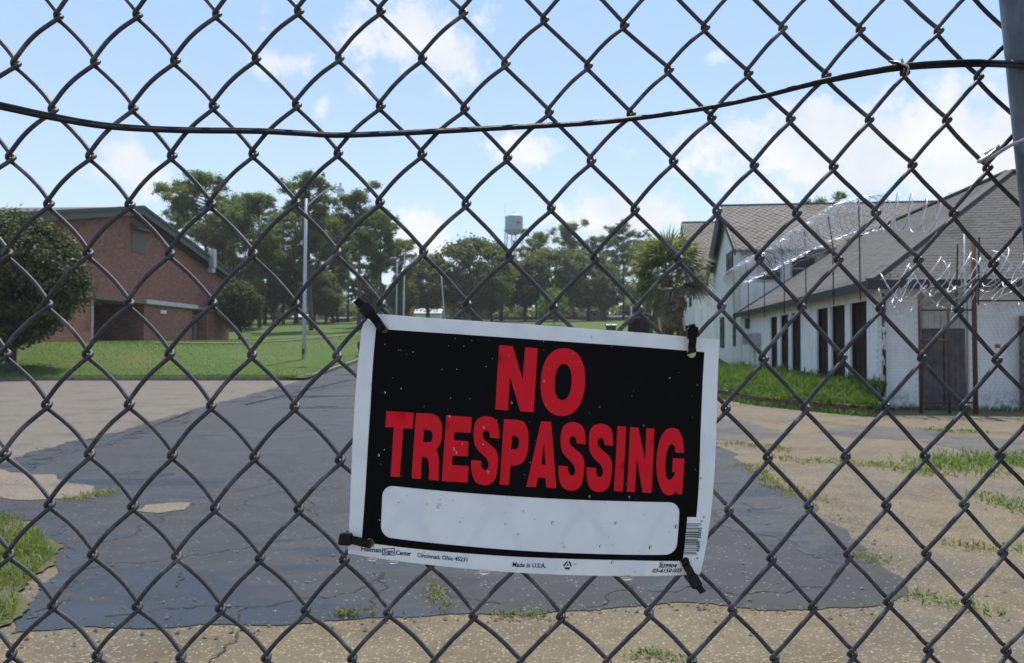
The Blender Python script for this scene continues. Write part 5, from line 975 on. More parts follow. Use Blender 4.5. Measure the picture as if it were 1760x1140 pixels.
PR={'N': [[(384.9,642.8),(383.4,905.9),(420.9,905.0),(455.6,770.6),(455.2,904.1),(490.5,903.2),(491.0,642.0),(453.3,642.3),(419.3,780.3),(419.9,642.5)]],'O': [[(627.5,772.7),(627.1,757.5),(626.2,742.1),(624.8,727.2),(622.9,713.5),(620.5,701.3),(617.6,690.1),(614.2,679.8),(610.4,670.6),(606.3,662.3),(601.7,654.9),(596.7,648.5),(591.3,643.3),(585.3,639.3),(578.7,636.3),(571.9,634.5),(565.2,633.9),(558.5,634.5),(551.8,636.2),(545.3,639.1),(539.3,643.1),(534.0,648.3),(529.1,654.6),(524.7,661.9),(520.7,670.2),(517.1,679.4),(513.9,689.5),(511.1,700.6),(508.9,712.8),(507.2,726.4),(506.0,741.2),(505.2,756.6),(505.0,771.7),(505.3,786.9),(506.0,802.3),(507.3,817.2),(509.0,830.9),(511.2,843.2),(514.0,854.5),(517.2,864.8),(520.8,874.2),(524.8,882.6),(529.3,890.1),(534.2,896.6),(539.6,901.9),(545.6,906.1),(552.2,909.2),(559.0,911.1),(565.7,911.8),(572.4,911.3),(579.3,909.5),(586.0,906.6),(592.1,902.6),(597.6,897.4),(602.6,891.0),(607.2,883.6),(611.3,875.2),(615.0,865.9),(618.3,855.6),(621.2,844.3),(623.5,832.0),(625.3,818.3),(626.5,803.4),(627.3,787.9)],[(590.4,773.0),(590.3,764.9),(589.9,756.7),(589.3,748.8),(588.6,741.5),(587.7,735.0),(586.5,729.0),(585.3,723.6),(583.8,718.7),(582.2,714.2),(580.4,710.3),(578.5,706.9),(576.4,704.1),(574.1,701.9),(571.6,700.4),(569.0,699.4),(566.4,699.1),(563.9,699.4),(561.3,700.3),(558.8,701.9),(556.5,704.0),(554.4,706.8),(552.6,710.1),(550.8,714.1),(549.3,718.5),(547.9,723.4),(546.7,728.8),(545.7,734.7),(544.8,741.2),(544.1,748.4),(543.7,756.4),(543.4,764.5),(543.3,772.6),(543.4,780.7),(543.7,788.9),(544.2,796.8),(544.9,804.1),(545.8,810.6),(546.9,816.6),(548.2,822.1),(549.6,827.0),(551.2,831.5),(552.9,835.5),(554.7,838.9),(556.8,841.7),(559.1,843.9),(561.6,845.5),(564.2,846.5),(566.8,846.8),(569.4,846.5),(572.0,845.6),(574.6,844.0),(576.9,841.9),(579.0,839.1),(580.9,835.7),(582.6,831.8),(584.2,827.3),(585.6,822.4),(586.9,817.0),(587.9,811.0),(588.8,804.5),(589.5,797.2),(590.0,789.3),(590.3,781.1)]],'T': [[(87.4,599.6),(161.7,601.9),(162.3,536.4),(136.5,535.0),(133.7,335.6),(108.4,334.6),(110.3,534.3),(87.3,531.7)]],'R': [[(168.5,601.9),(208.5,605.3),(212.4,604.0),(217.5,602.5),(222.8,600.2),(227.3,596.7),(231.0,591.8),(234.2,585.7),(237.0,578.6),(239.2,570.6),(240.8,561.4),(241.9,551.2),(242.5,540.4),(242.8,529.8),(242.7,519.2),(242.3,508.2),(241.4,497.7),(240.0,488.3),(237.7,479.9),(234.6,472.2),(231.6,465.6),(229.2,460.3),(230.7,455.9),(232.7,450.4),(234.6,444.2),(236.2,437.5),(237.2,430.4),(237.9,422.6),(238.4,414.4),(238.8,406.0),(239.0,397.1),(239.0,387.7),(239.0,378.4),(239.2,369.6),(239.6,361.0),(240.2,352.6),(240.8,345.0),(241.2,339.0),(213.4,337.3),(213.4,344.9),(213.4,354.6),(213.3,365.1),(213.0,375.0),(212.5,384.7),(211.8,394.5),(210.9,403.7),(209.9,411.1),(208.8,416.4),(207.7,420.2),(206.2,422.8),(204.2,424.9),(201.2,426.2),(197.4,426.6),(193.7,426.5),(190.9,426.6),(191.8,337.8),(166.2,336.1)],[(192.5,537.8),(205.5,538.2),(207.3,537.4),(209.5,536.6),(211.8,535.2),(213.7,532.9),(215.1,529.4),(216.2,524.9),(217.0,520.0),(217.4,515.0),(217.4,509.6),(217.0,503.8),(216.2,498.4),(215.1,494.1),(213.4,491.4),(211.2,489.9),(209.0,488.9),(207.3,488.0),(192.8,487.3)]],'E': [[(251.8,603.5),(321.4,604.4),(321.5,540.4),(275.9,538.6),(275.8,505.7),(315.7,506.0),(316.3,445.0),(274.3,442.5),(274.4,404.8),(320.1,406.5),(320.1,340.3),(249.1,336.9)]],'S': [[(400.0,526.4),(374.3,527.3),(374.0,531.3),(373.6,536.6),(373.1,541.9),(372.1,546.2),(370.6,549.3),(368.6,551.9),(366.5,553.6),(364.4,554.5),(362.3,554.3),(360.1,553.1),(358.1,551.2),(356.5,549.0),(355.4,546.5),(354.6,543.5),(354.2,540.1),(354.2,536.4),(354.6,532.3),(355.3,527.8),(356.6,523.2),(358.5,518.7),(361.3,514.6),(364.9,510.6),(368.9,506.5),(373.0,502.1),(377.4,497.4),(382.3,492.4),(387.0,487.1),(390.8,481.3),(393.7,475.0),(395.9,468.2),(397.6,460.9),(398.9,452.7),(399.7,443.5),(400.0,433.4),(399.9,422.8),(399.5,412.0),(398.9,400.4),(398.1,388.1),(396.8,376.2),(395.0,366.2),(392.5,358.3),(389.4,351.8),(385.8,346.5),(382.0,342.2),(377.9,338.8),(373.4,336.4),(368.6,335.1),(363.8,334.7),(358.6,335.2),(353.2,336.6),(347.9,339.2),(343.3,343.1),(339.5,348.9),(336.3,356.2),(333.6,364.4),(331.3,372.5),(329.6,380.7),(328.4,389.4),(327.6,398.0),(327.0,405.9),(326.6,413.3),(326.5,420.5),(326.6,426.8),(326.6,431.8),(353.2,431.7),(353.4,427.5),(353.5,422.1),(353.9,416.5),(354.6,411.5),(355.9,407.2),(357.6,403.1),(359.4,399.7),(361.3,397.3),(363.2,396.0),(365.3,395.7),(367.3,396.1),(369.1,397.3),(370.7,399.2),(372.2,402.0),(373.5,405.4),(374.2,409.2),(374.4,413.7),(374.1,419.0),(373.5,424.4),(372.5,429.4),(371.3,433.8),(369.9,437.9),(367.9,442.1),(365.1,446.7),(361.1,451.9),(356.0,457.6),(350.8,463.5),(346.3,469.5),(342.5,475.6),(339.1,481.9),(336.1,488.4),(333.7,495.3),(332.0,502.5),(330.8,510.1),(330.1,518.1),(329.5,526.8),(329.0,536.6),(328.7,547.4),(328.8,558.1),(329.5,567.9),(330.8,576.7),(332.5,585.0),(334.9,592.4),(338.0,598.6),(342.2,603.6),(347.3,607.7),(352.8,610.6),(358.2,612.3),(363.8,612.8),(369.6,612.1),(375.2,610.4),(380.1,607.8),(384.2,604.3),(387.7,599.9),(390.7,594.6),(393.2,588.6),(395.1,581.6),(396.5,573.6),(397.5,565.3),(398.3,557.2),(399.0,549.0),(399.4,540.4),(399.7,532.6)]],'S2': [[(636.4,525.7),(611.6,527.2),(611.3,531.2),(611.0,536.5),(610.4,541.8),(609.5,546.1),(608.0,549.3),(606.1,551.8),(604.0,553.6),(602.0,554.5),(600.0,554.3),(597.9,553.2),(595.9,551.4),(594.4,549.3),(593.3,546.8),(592.5,543.9),(592.1,540.5),(592.1,536.9),(592.5,532.8),(593.2,528.3),(594.4,523.7),(596.3,519.2),(599.0,515.0),(602.5,511.0),(606.3,506.8),(610.3,502.3),(614.6,497.5),(619.3,492.4),(623.8,487.0),(627.5,481.1),(630.3,474.7),(632.5,468.0),(634.2,460.6),(635.4,452.4),(636.2,443.2),(636.4,433.1),(636.3,422.6),(636.0,411.8),(635.5,400.3),(634.8,388.1),(633.7,376.4),(632.0,366.5),(629.6,358.7),(626.7,352.4),(623.3,347.3),(619.6,343.1),(615.6,339.9),(611.3,337.7),(606.7,336.6),(602.0,336.4),(597.0,337.1),(591.7,338.7),(586.6,341.5),(582.1,345.6),(578.4,351.5),(575.2,358.9),(572.5,367.1),(570.3,375.2),(568.6,383.4),(567.4,392.1),(566.6,400.6),(566.0,408.5),(565.6,415.9),(565.5,422.9),(565.6,429.1),(565.6,434.1),(591.3,433.1),(591.5,428.9),(591.6,423.5),(592.0,417.9),(592.7,412.9),(593.9,408.6),(595.6,404.5),(597.4,401.1),(599.2,398.6),(601.1,397.3),(603.1,396.8),(605.0,397.2),(606.7,398.3),(608.3,400.2),(609.7,402.9),(610.9,406.2),(611.6,410.0),(611.8,414.5),(611.5,419.7),(610.9,425.1),(609.9,430.1),(608.7,434.5),(607.3,438.6),(605.4,442.8),(602.7,447.5),(598.8,452.8),(593.9,458.6),(588.9,464.6),(584.5,470.8),(580.8,477.0),(577.5,483.3),(574.6,489.9),(572.3,496.8),(570.6,504.0),(569.5,511.5),(568.8,519.4),(568.3,528.0),(567.8,537.8),(567.6,548.4),(567.7,559.0),(568.4,568.7),(569.6,577.4),(571.3,585.5),(573.6,592.8),(576.7,598.9),(580.8,603.8),(585.7,607.6),(591.0,610.4),(596.3,612.0),(601.7,612.4),(607.3,611.5),(612.7,609.7),(617.4,607.0),(621.3,603.5),(624.7,599.0),(627.6,593.7),(630.0,587.7),(631.8,580.7),(633.1,572.8),(634.1,564.5),(634.9,556.4),(635.5,548.2),(635.9,539.7),(636.2,531.8)]],'S3': [[(713.0,525.6),(688.4,527.3),(688.1,531.3),(687.8,536.6),(687.2,541.9),(686.3,546.2),(684.8,549.4),(683.0,552.0),(681.0,553.8),(679.0,554.7),(677.0,554.5),(674.9,553.4),(673.0,551.6),(671.5,549.5),(670.4,547.0),(669.6,544.1),(669.2,540.7),(669.2,537.1),(669.5,533.0),(670.2,528.5),(671.4,523.9),(673.3,519.4),(676.0,515.2),(679.4,511.1),(683.2,506.9),(687.1,502.3),(691.3,497.4),(696.0,492.3),(700.4,486.9),(704.1,480.9),(706.9,474.5),(709.0,467.7),(710.7,460.3),(711.9,452.1),(712.7,442.9),(713.0,432.8),(712.9,422.2),(712.6,411.4),(712.1,399.8),(711.5,387.6),(710.4,375.8),(708.7,365.9),(706.4,358.1),(703.4,351.8),(700.1,346.7),(696.5,342.6),(692.6,339.4),(688.3,337.3),(683.7,336.2),(679.1,336.1),(674.1,336.9),(668.9,338.6),(663.8,341.4),(659.4,345.6),(655.7,351.5),(652.6,359.0),(649.9,367.2),(647.7,375.4),(646.0,383.7),(644.9,392.4),(644.0,400.9),(643.4,408.8),(643.0,416.2),(642.9,423.2),(642.9,429.4),(642.9,434.4),(668.4,433.2),(668.6,429.0),(668.7,423.6),(669.1,418.0),(669.8,413.0),(671.0,408.6),(672.6,404.5),(674.4,401.0),(676.2,398.5),(678.0,397.1),(680.0,396.7),(681.9,397.1),(683.6,398.2),(685.2,400.1),(686.6,402.7),(687.8,406.0),(688.5,409.8),(688.7,414.3),(688.4,419.5),(687.8,424.9),(686.8,430.0),(685.6,434.4),(684.2,438.5),(682.3,442.8),(679.6,447.5),(675.7,452.9),(671.0,458.7),(666.0,464.8),(661.7,471.0),(658.1,477.2),(654.7,483.6),(651.8,490.2),(649.5,497.2),(647.8,504.4),(646.8,511.9),(646.1,519.9),(645.6,528.5),(645.2,538.3),(644.9,548.9),(645.0,559.6),(645.7,569.2),(646.9,577.9),(648.6,586.0),(651.0,593.2),(654.0,599.3),(658.0,604.2),(662.9,608.0),(668.2,610.7),(673.4,612.3),(678.7,612.6),(684.2,611.8),(689.6,609.9),(694.2,607.2),(698.1,603.6),(701.5,599.2),(704.3,593.8),(706.7,587.8),(708.5,580.8),(709.7,572.8),(710.6,564.4),(711.4,556.3),(712.0,548.1),(712.5,539.6),(712.8,531.7)]],'P': [[(409.6,606.4),(446.8,607.0),(450.8,605.7),(455.9,604.3),(461.2,602.1),(465.7,598.4),(469.2,592.9),(472.1,586.1),(474.6,578.3),(476.6,569.8),(478.0,560.7),(478.8,550.8),(479.3,540.2),(479.6,529.1),(479.9,517.0),(480.1,503.9),(479.9,490.9),(479.1,479.1),(477.6,468.4),(475.4,458.5),(472.8,449.5),(469.6,441.9),(465.7,435.8),(461.2,430.9),(456.4,427.1),(451.7,424.2),(446.9,422.3),(442.0,421.6),(437.4,421.4),(433.8,421.1),(433.2,342.3),(407.5,342.7)],[(434.5,541.9),(443.5,541.9),(445.3,540.4),(447.6,538.5),(450.0,536.2),(451.8,533.2),(453.1,529.4),(454.0,524.9),(454.7,520.1),(454.9,515.3),(454.7,510.2),(454.2,504.8),(453.3,499.7),(452.2,495.5),(450.7,492.5),(448.8,490.2),(446.9,488.5),(445.4,487.1),(433.9,486.8)]],'A': [[(511.9,607.6),(539.3,607.8),(562.8,343.7),(535.8,342.9),(531.5,381.8),(511.1,381.4),(507.8,342.8),(480.6,341.2)],[(522.3,524.1),(530.1,434.9),(518.6,434.8)]],'I': [[(722.1,606.6),(746.3,606.1),(747.0,342.4),(721.8,342.9)]],'N2': [[(757.6,341.5),(757.3,605.5),(781.3,605.0),(803.6,469.9),(803.3,604.5),(825.9,604.0),(826.6,340.0),(802.1,340.5),(780.1,479.6),(780.4,341.0)]],'G': [[(911.5,509.4),(887.3,509.4),(887.0,513.7),(886.8,519.3),(886.3,525.1),(885.4,530.1),(884.0,534.4),(882.3,538.5),(880.3,541.8),(878.3,543.5),(876.1,543.8),(873.7,542.9),(871.3,540.5),(869.2,536.5),(867.3,530.3),(865.6,522.3),(864.1,513.2),(862.9,504.0),(861.9,494.6),(861.2,484.6),(860.8,474.4),(860.6,464.4),(860.7,454.2),(861.0,443.8),(861.6,433.9),(862.4,425.1),(863.4,417.5),(864.5,410.8),(865.9,405.1),(867.5,400.8),(869.4,397.9),(871.6,396.3),(873.8,395.8),(876.0,396.2),(878.0,397.5),(880.1,399.8),(882.0,402.8),(883.8,406.5),(885.5,411.3),(887.1,417.2),(888.5,423.0),(889.6,427.5),(880.6,428.5),(880.8,486.3),(913.0,484.7),(912.1,337.4),(897.1,337.9),(895.7,352.7),(894.1,349.4),(892.1,345.2),(889.8,340.9),(887.2,337.5),(884.3,335.1),(881.1,333.1),(877.7,332.0),(874.2,332.1),(870.4,333.2),(866.4,335.3),(862.4,338.7),(858.6,343.8),(855.0,350.7),(851.4,359.3),(848.1,369.2),(845.2,380.1),(842.6,392.0),(840.3,405.1),(838.4,419.1),(836.9,433.6),(835.9,448.9),(835.3,465.1),(835.2,481.5),(835.6,497.4),(836.5,513.0),(837.9,528.6),(839.8,543.5),(842.1,556.9),(845.0,569.0),(848.3,580.1),(852.1,589.7),(856.0,597.4),(860.1,603.0),(864.6,606.7),(869.2,609.0),(873.9,610.1),(878.9,610.5),(884.3,609.8),(889.4,607.4),(894.0,602.7),(897.9,595.0),(901.3,584.8),(904.3,573.2),(906.7,561.3),(908.5,548.2),(909.8,533.7),(910.7,520.1)]],'field': [[(39.0,936.9),(254.3,940.2),(498.2,938.6),(743.5,939.2),(959.1,939.8),(955.7,581.3),(959.1,242.6),(933.2,244.0),(939.4,60.0),(786.2,65.3),(540.1,63.9),(279.0,58.6),(37.4,55.2),(41.0,271.4),(43.5,603.0)],[(88.3,252.2),(89.2,263.7),(92.1,274.4),(96.7,283.6),(102.8,290.7),(109.9,295.2),(117.5,296.8),(878.8,303.8),(886.5,302.4),(893.8,298.0),(900.1,291.1),(905.2,281.9),(908.5,271.3),(909.9,259.8),(914.6,131.5),(914.0,120.0),(911.4,109.3),(907.1,100.2),(901.2,93.1),(894.3,88.7),(886.7,87.2),(118.7,87.8),(111.1,89.3),(103.9,93.7),(97.8,100.8),(93.0,110.0),(90.0,120.7),(88.9,132.1)]]}
HOLES=[(60.2,940.3),(922.3,931.3),(61.1,54.1),(946.0,55.0)]
TXT={'a': [(38.0,18.9),(94.5,25.5)],'box': [(96.1,41.1),(130.5,50.4),(134.9,22.0),(97.3,14.5)],'sign': [(101.0,21.9),(128.9,27.1)],'b': [(136.1,24.2),(178.5,27.8)],'c': [(195.4,26.3),(335.4,27.6)],'d': [(462.7,22.8),(555.8,25.3)],'e': [(874.2,34.2),(924.9,32.8)],'f': [(857.9,15.1),(942.9,12.8)],'g': [(982.3,95.5),(978.2,199.5)],'h': [(983.3,65.6),(983.0,73.1)],'i': [(978.3,222.8),(978.4,229.6)]}
REC=((616.2,41.6),(618.3,22.5))
BAR=[(934.6,217.2),(976.0,216.4),(980.7,79.5),(939.2,83.1)]
CAB=[(-640.79,237.41),(-541.96,215.31),(-442.77,195.17),(-402.93,186.77),(-353.12,178.45),(-293.36,175.38),(-223.32,174.98),(-183.05,173.26),(-147.69,172.01),(-71.58,175.84),(-15.34,179.51),(61.95,184.46),(106.08,189.12),(166.24,198.23),(219.05,209.48),(272.38,223.51),(326.05,234.95),(358.39,240.23),(401.53,243.48),(433.94,244.42),(430.96,218.13),(463.19,218.03),(582.97,236.14),(690.48,232.58)]
TIES=[[(-111.42,-0.22),(-115.47,6.3),(-119.0,10.82),(-123.53,15.84),(-128.06,20.36),(-133.09,24.89)],[(155.27,-19.47),(155.18,-14.41),(154.78,-9.34),(153.9,-3.26),(152.97,0.81),(151.99,2.84)],[(-119.71,-179.52),(-125.06,-178.51),(-131.88,-176.05),(-139.17,-174.55),(-143.53,-174.99),(-147.87,-175.91)],[(144.63,-195.51),(146.52,-200.37),(148.89,-205.7),(151.24,-211.76),(154.62,-216.37),(157.99,-220.74)]]
POST=[(458.09,518.11),(476.78,84.12)]
PTIE=[(430.6,161.17),(439.5,166.62),(429.35,157.94),(420.49,152.51),(430.28,155.27),(417.22,151.54),(445.41,161.33)]
CTIE=[(347.49,245.63),(351.52,240.83),(356.11,236.57),(359.15,233.37),(356.21,238.73),(351.77,246.23)]
FO=(0.0,0.71689,1.51276)
FX=(0.999353,0.035971,0.00064)
FY=(-0.003134,0.069296,0.997591)
FN=(0.03584,-0.996947,0.069364)
# ------------------------------------------------------------------ chain-link fence right in front of the camera
FO, FX, FY, FN = Vector(FO), Vector(FX), Vector(FY), Vector(FN)
def fp(x, y, off=0.): return FO + FX * (x / 1000) + FY * (y / 1000) + FN * off      # millimetres on the fence, metres towards the viewer
m, t = new_mat('coated_wire'); P = pos(t)
nz = t.noise(P, 240, 5, .6); big = t.noise(P, 30, 4, .6)
finish(t, t.mix(t.rng(big, .52, .72, 0, .8), t.ramp(nz, (.3, (.030, .030, .033)), (.7, (.058, .058, .063))), (.16, .152, .155)), t.rng(nz, .3, .7, .48, .64), .25, nz, .12, .0006, .5); MT['wire'] = m
m, t = new_mat('galvanised_post'); P = pos(t)
nz = t.noise(P, 60, 6, .65); sc = t.noise(t.n('Mapping', Vector=P, Scale=(1, 1, .15)), 90, 5, .6)
finish(t, t.mix(t.rng(sc, .5, .75, 0, .6), t.ramp(nz, (.3, (.085, .095, .11)), (.7, (.125, .135, .15))), (.2, .21, .22)), .42, .55, sc, .1, .0008); MT['gate_post'] = m
MT['tie_wire'] = plain('aluminium_tie', (.42, .41, .40), (.55, .54, .52), 80, .4, .6)
MT['cable'] = plain('black_cable', (.008, .008, .009), (.013, .013, .014), 70, .5, spec=.25)
fence = thing('chain_link_fence', 'weathered grey chain-link fence with one round post, close to the viewer', 'fence', (FO.x, FO.y, 0))
def crom(P, sub):
    P = [Vector(p) for p in P]; out = []
    for i in range(len(P) - 1):
        a = P[max(0, i - 1)]; b = P[i]; c_ = P[i + 1]; d_ = P[min(len(P) - 1, i + 2)]
        for k in range(sub):
            t_ = k / sub; out.append(.5 * ((2 * b) + (c_ - a) * t_ + (2 * a - 5 * b + 4 * c_ - d_) * t_ * t_ + (3 * b - a - 3 * c_ + d_) * t_ ** 3))
    out.append(P[-1]); return out
rg = random.Random(31); WR = 1.97
cols = range(-7, 33); rows = (-6, 22)
for c_ in cols:
    ctl = []
    for j in range(rows[0], rows[1]):
        left = (c_ + j) % 2 != 0; kk = (c_ if left else c_ + 1, j)
        if kk not in KN: continue
        x, y = KN[kk]; x += rg.uniform(-.3, .3); y += rg.uniform(-.4, .4)
        # z along the fence normal, towards the viewer positive (mm)
        if left: q = [(1.3, 4.9, 3.0), (-1.5, 2.1, 2.6), (-2.6, -.7, .5), (-1.4, -2.5, -2.1), (1.9, -4.7, -3.0)]
        else: q = [(-1.9, 4.7, -3.0), (1.4, 2.5, -2.1), (2.6, .5, -.3), (1.9, -1.7, 2.3), (-1.2, -4.5, 3.0)]
        pts = [Vector((x + a, y + b, z)) for a, b, z in q]
        if ctl:
            a, b = ctl[-1], pts[0]; front = not left   # a segment that ends in a right turn came along the back
            back = (not left)
            zb = -5.6 if back else 5.6
            for f in (.28, .5, .72):
                p = a.lerp(b, f); s_ = math.sin(math.pi * f); p.z = a.z + (zb - a.z) * (s_ ** .8); p.y += s_ * .9; p.x += s_ * (.6 if back else -.6) + rg.uniform(-.15, .15); ctl.append(p)
        ctl += pts
    path = [fp(p.x, p.y, p.z / 1000) for p in crom(ctl, 4)]
    MB().tube(path, WR / 1000, 8).build('wire', 'wire', fence, smooth=True, world=True, fix=False)
pa, pb = (fp(*POST[0], .036), fp(*POST[1], .036)); dv = pb - pa
MB().tube([pa - dv * .25 + dv * i / 12 * 2.3 for i in range(13)], .03, 40).build('post', 'gate_post', fence, smooth=True, world=True)
tw = [fp(*p, o_) for p, o_ in zip(PTIE, (.006, .012, .014, .012, .014, .066, .075))]
MB().tube(crom(tw, 6) + [fp(PTIE[-1][0] + 30, PTIE[-1][1] + 14, .04), fp(PTIE[-1][0] + 30, PTIE[-1][1] + 14, -.0)], .0016, 8).build('tie_wire', 'tie_wire', fence, smooth=True, world=True)
cbl = thing('black_cable', 'sagging black twin cable strung across the upper fence', 'cable', (FO.x, FO.y, 0))
cp = crom([fp(p[0], p[1], {20: .070, 21: .070, 22: .03, 23: .02}.get(i, .0118)) for i, p in enumerate(CAB)], 12)
for s_ in (0, 1):
    pts = []
    for i, p in enumerate(cp):
        ph = i * .013 + s_ * math.pi + .4 * math.sin(i * .03); pts.append(p + FY * (.0016 * math.sin(ph + 1.2)) + FN * (.0014 * math.cos(ph + 1.2)))
    MB().tube(pts, .0021, 8).build('conductor', 'cable', cbl, smooth=True, world=True)
ct = crom([fp(p[0], p[1], z) for p, z in zip(CTIE, (.010, .017, .019, .008, .012, .016))], 6)
MB().tube(ct, .0011, 7).build('wire_clip', 'tie_wire', cbl, smooth=True, world=True)
c0 = fp(*CTIE[1], .0)
MB().tube(crom([fp(CTIE[0][0] + 6 + dx, CTIE[0][1] + dy, z) for dx, dy, z in ((-8, 2, .006), (-3, -4, .0155), (2, -9, .0165), (4, -13, .008))], 5), .0011, 7).build('wire_clip', 'cable', cbl, smooth=True, world=True)

# ------------------------------------------------------------------ the sign
sgn = thing('no_trespassing_sign', 'black, white and red plastic NO TRESPASSING sign tied to the chain-link fence', 'sign', (FO.x, FO.y, 0))
E_ = {k: [Vector(p) for p in v] for k, v in EDG.items()}
def edge(k, t_): a, b, s1, s2 = E_[k]; return a + (b - a) * t_ + s1 * t_ * (1 - t_) + s2 * t_ * t_ * (1 - t_)
fold_a, fold_b = Vector((-127.0, 4.0)), Vector((-116.5, 15.5))       # the corner behind this crease is bent back round the wire
fold_n = Vector((-(fold_b - fold_a).y, (fold_b - fold_a).x)).normalized()
def S(u, v, lay=0.):
    u /= 1000; v /= 1000
    p = edge('bot', u) * (1 - v) + edge('top', u) * v + edge('lef', v) * (1 - u) + edge('rig', v) * u
    b0, b1, t0_, t1_ = E_['bot'][0], E_['bot'][1], E_['top'][0], E_['top'][1]
    p = p - (b0 * (1 - u) * (1 - v) + b1 * u * (1 - v) + t0_ * (1 - u) * v + t1_ * u * v)
    bu = math.sin(math.pi * min(1, max(0, u))) * .0035 * (1.15 - v) + .0007 * math.sin(9 * u + 3 * v) + .0005 * math.sin(17 * u - 6 * v)
    off = .0125 + bu
    s_ = (p - fold_a).dot(fold_n)
    if s_ > 0:
        ang = min(1.35, s_ / 2.2); L_ = min(s_, 2.2 * 1.35); rest_ = s_ - L_
        inp = 2.2 * math.sin(ang) + rest_ * math.cos(1.35); dn = 2.2 * (1 - math.cos(ang)) + rest_ * math.sin(1.35)
        p = p - fold_n * (s_ - inp); off -= dn / 1000
    return fp(p.x, p.y, off + lay)
def circ(c_, r=4.1, n=18): return [(c_[0] + r / .305 * math.cos(2 * math.pi * i / n), c_[1] + r / .203 * math.sin(2 * math.pi * i / n)) for i in range(n)]
HC = [circ(h) for h in HOLES]
def inside(P, x, y): return in_poly(P, x, y)
def print_mesh(name, loops, mat, lay, parent, step=18, holes=(), rough_smooth=True):
    """flat print or sheet in sign coordinates (0..1000), even-odd loops, minus the tie holes"""
    V = []; Ed = []
    def addloop(L, sub):
        n = len(L); b = len(V); q = []
        for i in range(n):
            a = L[i]; c_ = L[(i + 1) % n]; k = max(1, int(math.hypot((c_[0] - a[0]) * .305, (c_[1] - a[1]) * .203) / (sub)))
            for e in range(k): q.append((a[0] + (c_[0] - a[0]) * e / k, a[1] + (c_[1] - a[1]) * e / k))
        V.extend(Vector(p) for p in q); Ed.extend((b + i, b + (i + 1) % len(q)) for i in range(len(q)))
    for L in loops: addloop(L, 9)
    us = [p[0] for L in loops for p in L]; vs_ = [p[1] for L in loops for p in L]
    for h in holes:
        if min(us) - 20 < h[0][0] < max(us) + 20 and min(vs_) - 20 < h[0][1] < max(vs_) + 20: addloop(h, 99)
    sx, sy = step / .305, step / .203; i = min(us)
    while i < max(us):
        j = min(vs_)
        while j < max(vs_):
            if sum(inside(L, i + .137, j + .211) for L in loops) % 2: V.append(Vector((i + .137, j + .211)))
            j += sy
        i += sx
    r = delaunay_2d_cdt(V, Ed, [], 0, 1e-4); vv, ff = r[0], r[2]; F = []
    for f in ff:
        cx = sum(vv[k][0] for k in f) / len(f); cy = sum(vv[k][1] for k in f) / len(f)
        if sum(inside(L, cx, cy) for L in loops) % 2 and not any(inside(h, cx, cy) for h in holes): F.append(tuple(f))
    o_ = Vector(sgn.location)
    W = [S(p[0], p[1], lay) - o_ for p in vv]
    me = bpy.data.meshes.new(name); me.from_pydata(W, [], F)
    o = fin(me, name, mat, parent, smooth=True)
    bm = bmesh.new(); bm.from_mesh(me); loose = [v for v in bm.verts if not v.link_faces]; bmesh.ops.delete(bm, geom=loose, context='VERTS'); bm.normal_update()
    tot_ = sum((f.normal for f in bm.faces), Vector())
    if tot_.dot(FN) < 0: bmesh.ops.reverse_faces(bm, faces=bm.faces)
    bm.to_mesh(me); bm.free(); return o
def plastic(name, c, rough=.32, c2=None, trans=0., spec=.5):
    m, t = new_mat(name); P = pos(t); nz = t.noise(P, 55, 5, .6)
    col = t.ramp(nz, (.35, c), (.7, c2 or c))
    if trans:
        p = t.n('BsdfPrincipled', Base_Color=col, Roughness=rough, Specular_IOR_Level=.5); tr = t.n('BsdfTranslucent', Color=col)
        t.n('OutputMaterial', Surface=t.n('MixShader', i0=trans, i1=p, i2=tr))
    else: finish(t, col, t.rng(nz, .3, .7, rough - .05, rough + .07), 0, nz, .02, .001, spec)
    MT[name] = m
plastic('sign_white', (.83, .835, .83), .35, (.87, .87, .865), .2); plastic('print_black', (.0035, .0035, .0038), .3, (.005, .005, .0055), spec=.05); plastic('print_red', (.68, .007, .017), .35, (.74, .009, .021), spec=.12)
sheet = [(0, 0), (1000, 0), (1000, 1000), (0, 1000)]
panel = print_mesh('panel', [sheet], 'sign_white', 0, sgn, 9, HC)
sol = panel.modifiers.new('thickness', 'SOLIDIFY'); sol.thickness = .0006; sol.offset = -1; es = panel.modifiers.new('crisp', 'EDGE_SPLIT'); es.split_angle = R(40)
field = print_mesh('black_field', PR['field'], 'print_black', .00025, sgn, 9, HC)
for k in ['N', 'O', 'T', 'R', 'E', 'S', 'P', 'A', 'S2', 'S3', 'I', 'N2', 'G']:
    print_mesh('letter', PR[k], 'print_red', .0005, sgn, 9)
def text_mesh(name, txt, a, b, cap_px, bold=.018, mat='print_black', shear=0., fit=True):
    cu = bpy.data.curves.new(name, 'FONT'); cu.body = txt; cu.size = 1; cu.offset = bold; cu.resolution_u = 2; cu.shear = shear; cu.fill_mode = 'FRONT'
    ob = bpy.data.objects.new(name, cu); C.objects.link(ob); dg = bpy.context.evaluated_depsgraph_get()
    me = bpy.data.meshes.new_from_object(ob.evaluated_get(dg)); C.objects.unlink(ob); bpy.data.objects.remove(ob)
    co = np.array([v.co[:2] for v in me.vertices]); x0, x1 = co[:, 0].min(), co[:, 0].max(); capz = .729
    A_ = Vector((a[0] * .305, a[1] * .203)); B_ = Vector((b[0] * .305, b[1] * .203)); d_ = B_ - A_; up = Vector((-d_.y, d_.x)).normalized()
    for v in me.vertices:
        q = A_ + d_ * ((v.co.x - x0) / (x1 - x0)) + up * (v.co.y / capz * cap_px * .513)
        w_ = S(q.x / .305, q.y / .203, .0004) - Vector(sgn.location); v.co = w_
    return fin(me, name, mat, sgn)
